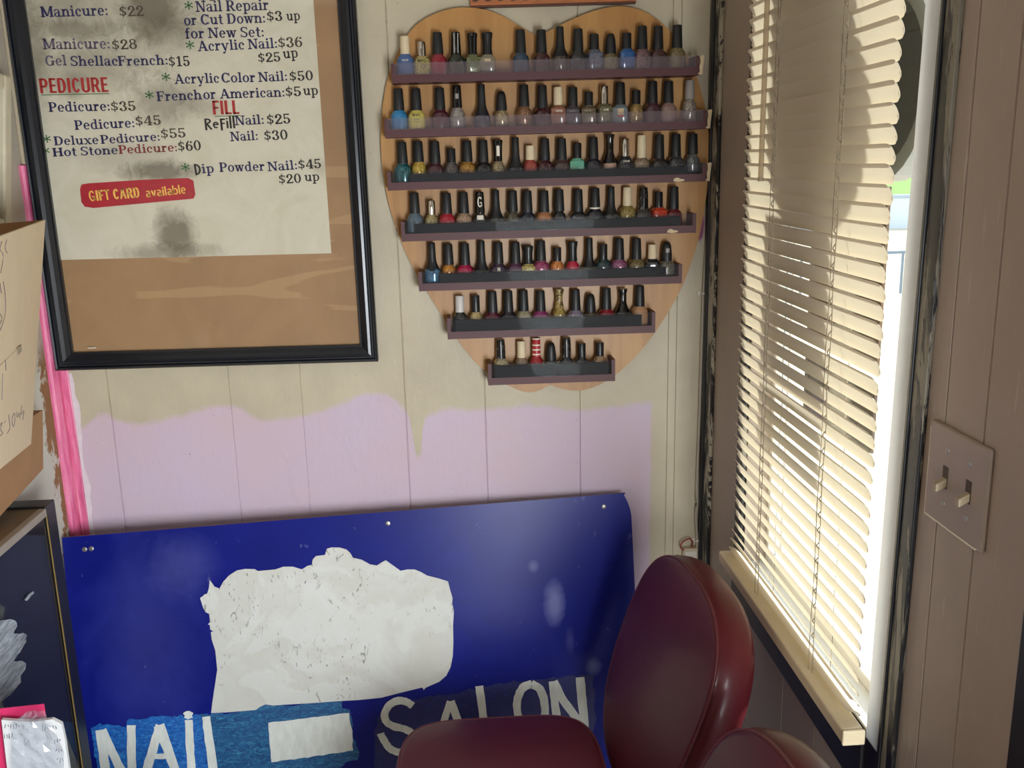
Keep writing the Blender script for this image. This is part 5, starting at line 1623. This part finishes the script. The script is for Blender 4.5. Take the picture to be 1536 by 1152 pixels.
# ------------------------------------------------------------------ things along the left wall
# deep box frame with a dark glass front
BXX = -0.730
yfar = side(83, 757, BXX).y
ztopc = side(70, 762, BXX).z
ygold = side(70, 775, BXX).y
cs = empty('box_frame_picture', (-0.77, yfar - 0.3, 0), 'deep black-edged box frame with dark glass and white smears, standing by the left wall', 'picture frame')
co_ = cs.location.copy()
mat('case_black', (20, 20, 22), 0.35)
mat('case_wood', (118, 98, 74), 0.55, var=0.22, vscale=30, stretch=(1, 0.12, 1))
mat('case_silver', (156, 146, 134), 0.4, var=0.12, vscale=50, stretch=(1, 0.2, 1))
mat('gold_line', (168, 140, 78), 0.35, metal=0.4)


def cbox(name, x0, x1, y0, y1, z0, z1, m, bev=0.0, parent=cs):
    return obj(name, bxm(x0 - co_.x, x1 - co_.x, y0 - co_.y, y1 - co_.y, z0, z1, bev), m, parent)


YN = -0.95
cbox('frame_stile', -0.806, BXX, ygold + 0.002, yfar, 0, ztopc + 0.004, 'case_black', 0.002)['label'] = 'black upright'
cbox('gold_bead', BXX - 0.0012, BXX + 0.0003, ygold - 0.0010, ygold + 0.0012, 0.03, ztopc - 0.006, 'gold_line')['label'] = 'thin gold line'
cbox('frame_stile', -0.806, BXX, YN - 0.03, YN, 0, ztopc + 0.004, 'case_black', 0.002)
cbox('top_board', -0.806, BXX - 0.012, YN, ygold + 0.002, ztopc - 0.012, ztopc, 'case_wood', 0.001)['label'] = 'dusty brown wooden top'
cbox('top_edge_strip', BXX - 0.012, BXX + 0.001, YN, ygold, ztopc - 0.013, ztopc + 0.001, 'case_silver', 0.001)['label'] = 'grey metal edge strip'
cbox('bottom_rail', -0.806, BXX, YN, ygold + 0.002, 0, 0.03, 'case_black', 0.002)
cbox('back_panel', -0.806, -0.800, YN, ygold + 0.002, 0.03, ztopc - 0.012, 'case_black')
mat('dark_picture', (11, 13, 26), 0.6, var=0.3, vscale=3)
cbox('dark_picture', BXX - 0.012, BXX - 0.008, YN, ygold + 0.002, 0.03, ztopc - 0.012, 'dark_picture')
clear('case_glass', (240, 242, 248), 0.005, (120, 126, 140), 0.9)
bm = BM()
bm.faces.new([bm.verts.new(Vector((BXX - 0.003, y, z)) - co_) for y, z in ((YN, 0.03), (ygold, 0.03), (ygold, ztopc - 0.013), (YN, ztopc - 0.013))])
gl_ = obj('glass', bm, 'case_glass', cs)
m = bpy.data.materials.new('smear_white')
MATS['smear_white'] = m
t = NT(m)
n = t.noise(60, 5, 0.7, (1, 0.22, 1.6), (1, 1, 1), 0.4)
t.l(t.ramp(n, [(0.3, (128, 136, 146)), (0.7, (190, 198, 206))]), t.b.inputs['Base Color'])
t.b.inputs['Roughness'].default_value = 0.5
trn = t.n('ShaderNodeBsdfTransparent')
mx = t.n('ShaderNodeMixShader')
t.l(t.step(n, 0.10, 0.62), mx.inputs[0])
t.l(trn.outputs[0], mx.inputs[1])
t.l(t.b.outputs[0], mx.inputs[2])
t.l(mx.outputs[0], t.out.inputs[0])
for ol in ([(-40, 955), (0, 931), (15, 929), (24, 931), (26, 935), (25, 940), (20, 951), (35, 950), (41, 952), (39, 963), (30, 978), (20, 992), (33, 991), (39, 995), (38, 1004), (31, 1013), (31, 1024), (18, 1040), (0, 1054), (-40, 1090)], [(37, 900), (44, 891), (50, 887), (51, 890), (44, 897), (40, 902)]):
    bm = BM()
    prism(bm, [side(x, y, BXX) - co_ for x, y in rough_outline(ol, 4, 0.7, 9)], Vector((-0.0006, 0, 0)))
    obj('white_smear', bm, 'smear_white', gl_)

# unseen carton added to hold a pink card and a bag of papers
mat('carton_brown', (168, 132, 94), 0.75, var=0.06, vscale=20)
ct = empty('added_carton', (-0.60, -0.68, 0), 'unseen brown carton added before the box frame to hold up the papers', 'carton')
for a in ((-0.12, 0.14, -0.12, -0.116, 0.0, 0.50), (-0.12, 0.14, 0.166, 0.17, 0.0, 0.50), (-0.12, -0.116, -0.116, 0.166, 0.0, 0.50), (0.136, 0.14, -0.116, 0.166, 0.0, 0.50), (-0.116, 0.136, -0.116, 0.166, 0.0, 0.004)):
    obj('carton_panel', bxm(*a), 'carton_brown', ct)
mat('pink_card', (206, 46, 98), 0.5)
pc = [back(-30, 1066, -0.625), back(66, 1056, -0.625), back(70, 1082, -0.625)]
pdn = (pc[2] - pc[1]).normalized()
ln = (pc[1].z - 0.006) / -pdn.z
x1b, x0b = max(pc[1].x + pdn.x * ln, -0.70), -0.712
bm = BM()
prism(bm, [Vector((-0.712, -0.625, pc[0].z)), pc[1], pc[1] + pdn * ln, Vector((-0.712, -0.625, 0.006))], Vector((0, 0.001, 0)))
tag(obj('pink_card', bm, 'pink_card'), 'bright pink card standing behind the white papers at the lower left', 'card')
mat('white_paper', (214, 214, 214), 0.6, var=0.04)
PY = -0.64
pp = empty('paper_bundle', (-0.63, PY, 0.006), 'white papers with faint handwriting wrapped in clear plastic, lower left', 'papers')
po = pp.location.copy()
pb = [back(x, y, PY) for x, y in ((2, 1080), (50, 1083), (78, 1079), (92, 1086), (97, 1108), (103, 1150))]
for p_ in pb:
    p_.x = max(p_.x, -0.708)
pb += [Vector((pb[-1].x + 0.004, PY, 0.006)), Vector((-0.708, PY, 0.006))]
bm = BM()
prism(bm, [p_ - po for p_ in pb], Vector((0, 0.006, 0)))
sh_ = obj('paper_sheets', bm, 'white_paper', pp)
mat('pencil', (96, 92, 104), 0.6)
rnd = random.Random(3)
for (px, py, w_) in ((8, 1090, 24), (6, 1104, 18), (64, 1092, 26), (82, 1112, 12), (84, 1126, 12), (86, 1140, 12)):
    bm = BM()
    for i in range(max(3, int(w_ / 4))):
        x = px + i * 4
        q_ = [back(x + rnd.uniform(-1, 1), py + rnd.uniform(-4, 4), PY - 0.0006) - po for _ in range(4)]
        tube(bm, smoothline(q_, k=3), 0.0004, 4)
    obj('handwriting', bm, 'pencil', sh_)
mb_ = clear('clear_bag', (240, 242, 246), 0.16, (206, 212, 222), 1.6)
bm = BM()
rows_ = []
rnd = random.Random(5)
for i in range(16):
    f = i / 15
    row = []
    for j in range(9):
        g = j / 8
        a0 = back(14 + 0 * f, 1090 + 150 * f, PY - 0.004)
        wl = (20 if i > 1 else 24) - 6 * f
        xl, xr = wl + (18 * (1 - min(1, f * 7)) if i < 2 else 0), 66 + 30 * min(1, f * 2.2) - (8 if i == 2 else 0)
        p_ = back(xl + (xr - xl) * g, 1066 + 130 * f + rnd.uniform(-1.5, 1.5), PY - 0.006 - rnd.uniform(0, 0.012))
        p_.x = max(p_.x, -0.700)
        row.append(bm.verts.new(p_ - po))
    rows_.append(row)
for a, b in zip(rows_, rows_[1:]):
    for j in range(8):
        bm.faces.new((a[j], a[j + 1], b[j + 1], b[j]))
obj('plastic_wrap', bm, 'clear_bag', pp, False)['label'] = 'crumpled clear plastic'

# folded cardboard sheets leaning against the left wall above the box frame
mat('card_cream', (244, 224, 188), 0.7, var=0.04, vscale=9)
mat('card_brown', (166, 126, 88), 0.75, var=0.08, vscale=16)
bx_ = -0.768
o1 = [side(x, y, bx_) for x, y in ((64, 615), (65, 703), (0, 769))]
p_top0 = o1[0] + (Vector((bx_, -0.62, o1[0].z)) - o1[0])
low = Vector((bx_, -0.62, ztopc + 0.006))
bc = tag(obj('brown_cardboard_box', prism(BM(), [Vector((bx_, -0.62, o1[0].z)), o1[0], o1[1], Vector((bx_, o1[2].y, ztopc + 0.02)), Vector((bx_, o1[2].y - 0.03, ztopc + 0.001)), Vector((bx_, -0.62, ztopc + 0.001))], Vector((-0.040, 0, 0))), 'card_brown'), 'flat brown cardboard box on the left wall, half behind the cream cardboard', 'cardboard')
P1, P2 = back(68, 330, -0.17), back(41, 666, -0.235)
P1.x = max(P1.x, -0.76)
P2.x = max(P2.x, bx_ + 0.004)
P4 = onplane(0, 355, (0, 0, P1.z), (0, 0, 1))
cn = (P1 - P2).cross(P4 - P1).normalized()
P3 = onplane(0, 704, P1, cn)
P4 = P1 + (P4 - P1) * 1.35
P3 = P2 + (P3 - P2) * 1.35
cc = empty('cream_cardboard', (P2.x, P2.y, P2.z), 'cream cardboard folded sheet with pencil writing, leaning out at the left edge', 'cardboard')
cco = cc.location.copy()
if cn.dot(CAM - P1) < 0:
    cn = -cn


def quad_to(name, pts, m, thick, n, parent):
    bm = BM()
    prism(bm, [p - cco for p in pts], n * -thick)
    return obj(name, bm, m, parent)


quad_to('front_panel', [P1, P2, P3, P4], 'card_cream', 0.003, cn, cc)
rear0 = Vector((-0.800, P1.y - 0.16, P1.z))
rear1 = Vector((-0.800, P2.y - 0.16, P1.z - 0.16))
quad_to('rear_panel', [P1 - cn * 0.0025, P1 - cn * 0.0025 + (P2 - P1) * 0.4, Vector((-0.800, P1.y - 0.30, P1.z - 0.16)), Vector((-0.800, P1.y - 0.30, P1.z + 0.002))], 'card_brown', 0.003, Vector((1, 0.4, 0)).normalized(), cc)['label'] = 'brown inner side'
fd = lambda x, y, l=0.0: onplane(x, y, P1 + cn * l, cn)
quad_to('pasted_sheet', [fd(-12, 558, 0.00085), fd(0, 549, 0.00085), fd(33, 517, 0.00085), fd(38, 560, 0.00085), fd(39, 625, 0.00085), fd(38, 668, 0.00085), fd(0, 701, 0.00085), fd(-12, 710, 0.00085)], 'card_cream', 0.0008, cn, cc)
quad_to('tape_piece', [fd(26, 522, 0.0016), fd(32, 517, 0.0016), fd(33, 527, 0.0016), fd(27, 533, 0.0016)], 'beige_trim', 0.0003, cn, cc)
wr = [[(10, 360), (8, 372), (11, 380)], [(3, 362), (0, 374), (5, 384), (1, 410)], [(5, 422), (8, 445), (8, 470), (2, 492), (0, 496)], [(0, 424), (2, 440)], [(0, 470), (3, 478), (0, 486)],
      [(-1, 640), (3, 634), (1, 644), (4, 650), (-1, 655)], [(13, 622), (14, 632), (15, 642), (11, 650)], [(19, 624), (22, 620), (22, 634), (20, 640), (18, 632), (19, 624)], [(25, 618), (26, 626), (29, 620), (30, 628)], [(33, 608), (31, 622), (36, 616), (34, 630)], [(6, 634), (9, 632)], [(4, 560), (3, 600)], [(8, 540), (9, 556)]]
bm = BM()
for s_ in wr:
    tube(bm, smoothline([fd(x, y, 0.0014) - cco for x, y in s_], k=4), 0.0004, 4)
obj('pencil_writing', bm, 'pencil', cc)

# narrow cream picture frame higher on the left wall
pt_, pb_ = side(15, 115, -0.768), side(15, 350, -0.798)
ezf = (pt_ - pb_).normalized()
eyf = Vector((0.02, 1, 0))
eyf = (eyf - ezf * eyf.dot(ezf)).normalized()
exf = eyf.cross(ezf).normalized()
MF = Matrix((exf, eyf, ezf)).transposed().to_4x4()
cf = empty('cream_picture_frame', tuple(pb_), 'narrow cream picture frame tilted on the left wall beside the large black frame', 'picture frame')
mat('frame_cream', (204, 194, 168), 0.45, var=0.08, vscale=40)
mat('mount_grey', (150, 146, 138), 0.6)
HF, WF = (pt_ - pb_).length, 0.30
for (y0, y1, z0, z1) in ((-0.026, 0, 0, HF), (-WF, -WF + 0.026, 0, HF), (-WF + 0.026, -0.026, 0, 0.026), (-WF + 0.026, -0.026, HF - 0.026, HF)):
    bm = bxm(-0.018, 0.004, y0, y1, z0, z1, 0.004, 2)
    bmesh.ops.transform(bm, matrix=MF, verts=bm.verts)
    obj('frame_rail', bm, 'frame_cream', cf)
bm = bxm(-0.014, -0.008, -WF + 0.02, -0.02, 0.02, HF - 0.02)
bmesh.ops.transform(bm, matrix=MF, verts=bm.verts)
obj('picture_print', bm, 'mount_grey', cf)

# ------------------------------------------------------------------ switch plate on the right wall
mat('switch_plate', (158, 143, 129), 0.3, var=0.04, spec=0.6)
mat('highlight_cream', (232, 222, 204), 0.2)  # cream strips paint in the plate's edge highlight
mat('toggle_ivory', (168, 152, 126), 0.3)
mat('slot_dark', (74, 62, 52), 0.6)
corners = [side(1404, 628, XR), side(1494, 675, XR), side(1478, 831, XR), side(1392, 768, XR)]
y0s, y1s = corners[1].y, (corners[0].y + corners[3].y) / 2
z0s, z1s = 1.178, 1.286
sw = empty('light_switch', (XR, (y0s + y1s) / 2, z0s), 'two-toggle light switch plate on the beige wall darkened for shade beside the window', 'light switch')
yo_ = sw.location.y
obj('switch_plate', bxm(-0.005, 0, y0s - yo_, y1s - yo_, 0, z1s - z0s, 0.0022), 'switch_plate', sw)
obj('edge_highlight', bxm(-0.0052, -0.0002, y0s - yo_ + 0.012, y1s - yo_ - 0.001, -0.0012, 0.0008, 0.0003), 'highlight_cream', sw)['label'] = 'highlight painted along the lower edge'
obj('edge_highlight', bxm(-0.0048, -0.0005, y1s - yo_ - 0.0006, y1s - yo_ + 0.0004, 0.0, z1s - z0s - 0.008, 0.0002), 'highlight_cream', sw)
for (px, py) in ((1418, 716), (1452.5, 738)):
    c = side(px, py, XR - 0.005)
    yy, zz = c.y - yo_, c.z - z0s
    tg = obj('toggle', bxm(-0.0165, -0.004, yy - 0.0042, yy + 0.0042, zz - 0.010, zz - 0.0005, 0.0015), 'toggle_ivory', sw)
    for v in tg.data.vertices:
        if v.co.x < -0.010:
            v.co.z -= 0.005
    obj('toggle_slot', bxm(-0.0056, -0.0047, yy - 0.0052, yy + 0.0052, zz - 0.012, zz + 0.012), 'slot_dark', sw)
for (px, py) in ((1422, 676), (1455, 696), (1414.6, 755), (1448.5, 776.6)):
    c = side(px, py, XR - 0.005)
    bm = BM()
    lathe(bm, [(0.0034, 0), (0.003, 0.0008), (0.001, 0.0012)], 12)
    bmesh.ops.transform(bm, matrix=Matrix.Translation((-0.005, c.y - yo_, c.z - z0s)) @ Matrix.Rotation(-PI / 2, 4, 'Y'), verts=bm.verts)
    obj('screw', bm, 'screw_metal', sw, True, 40)
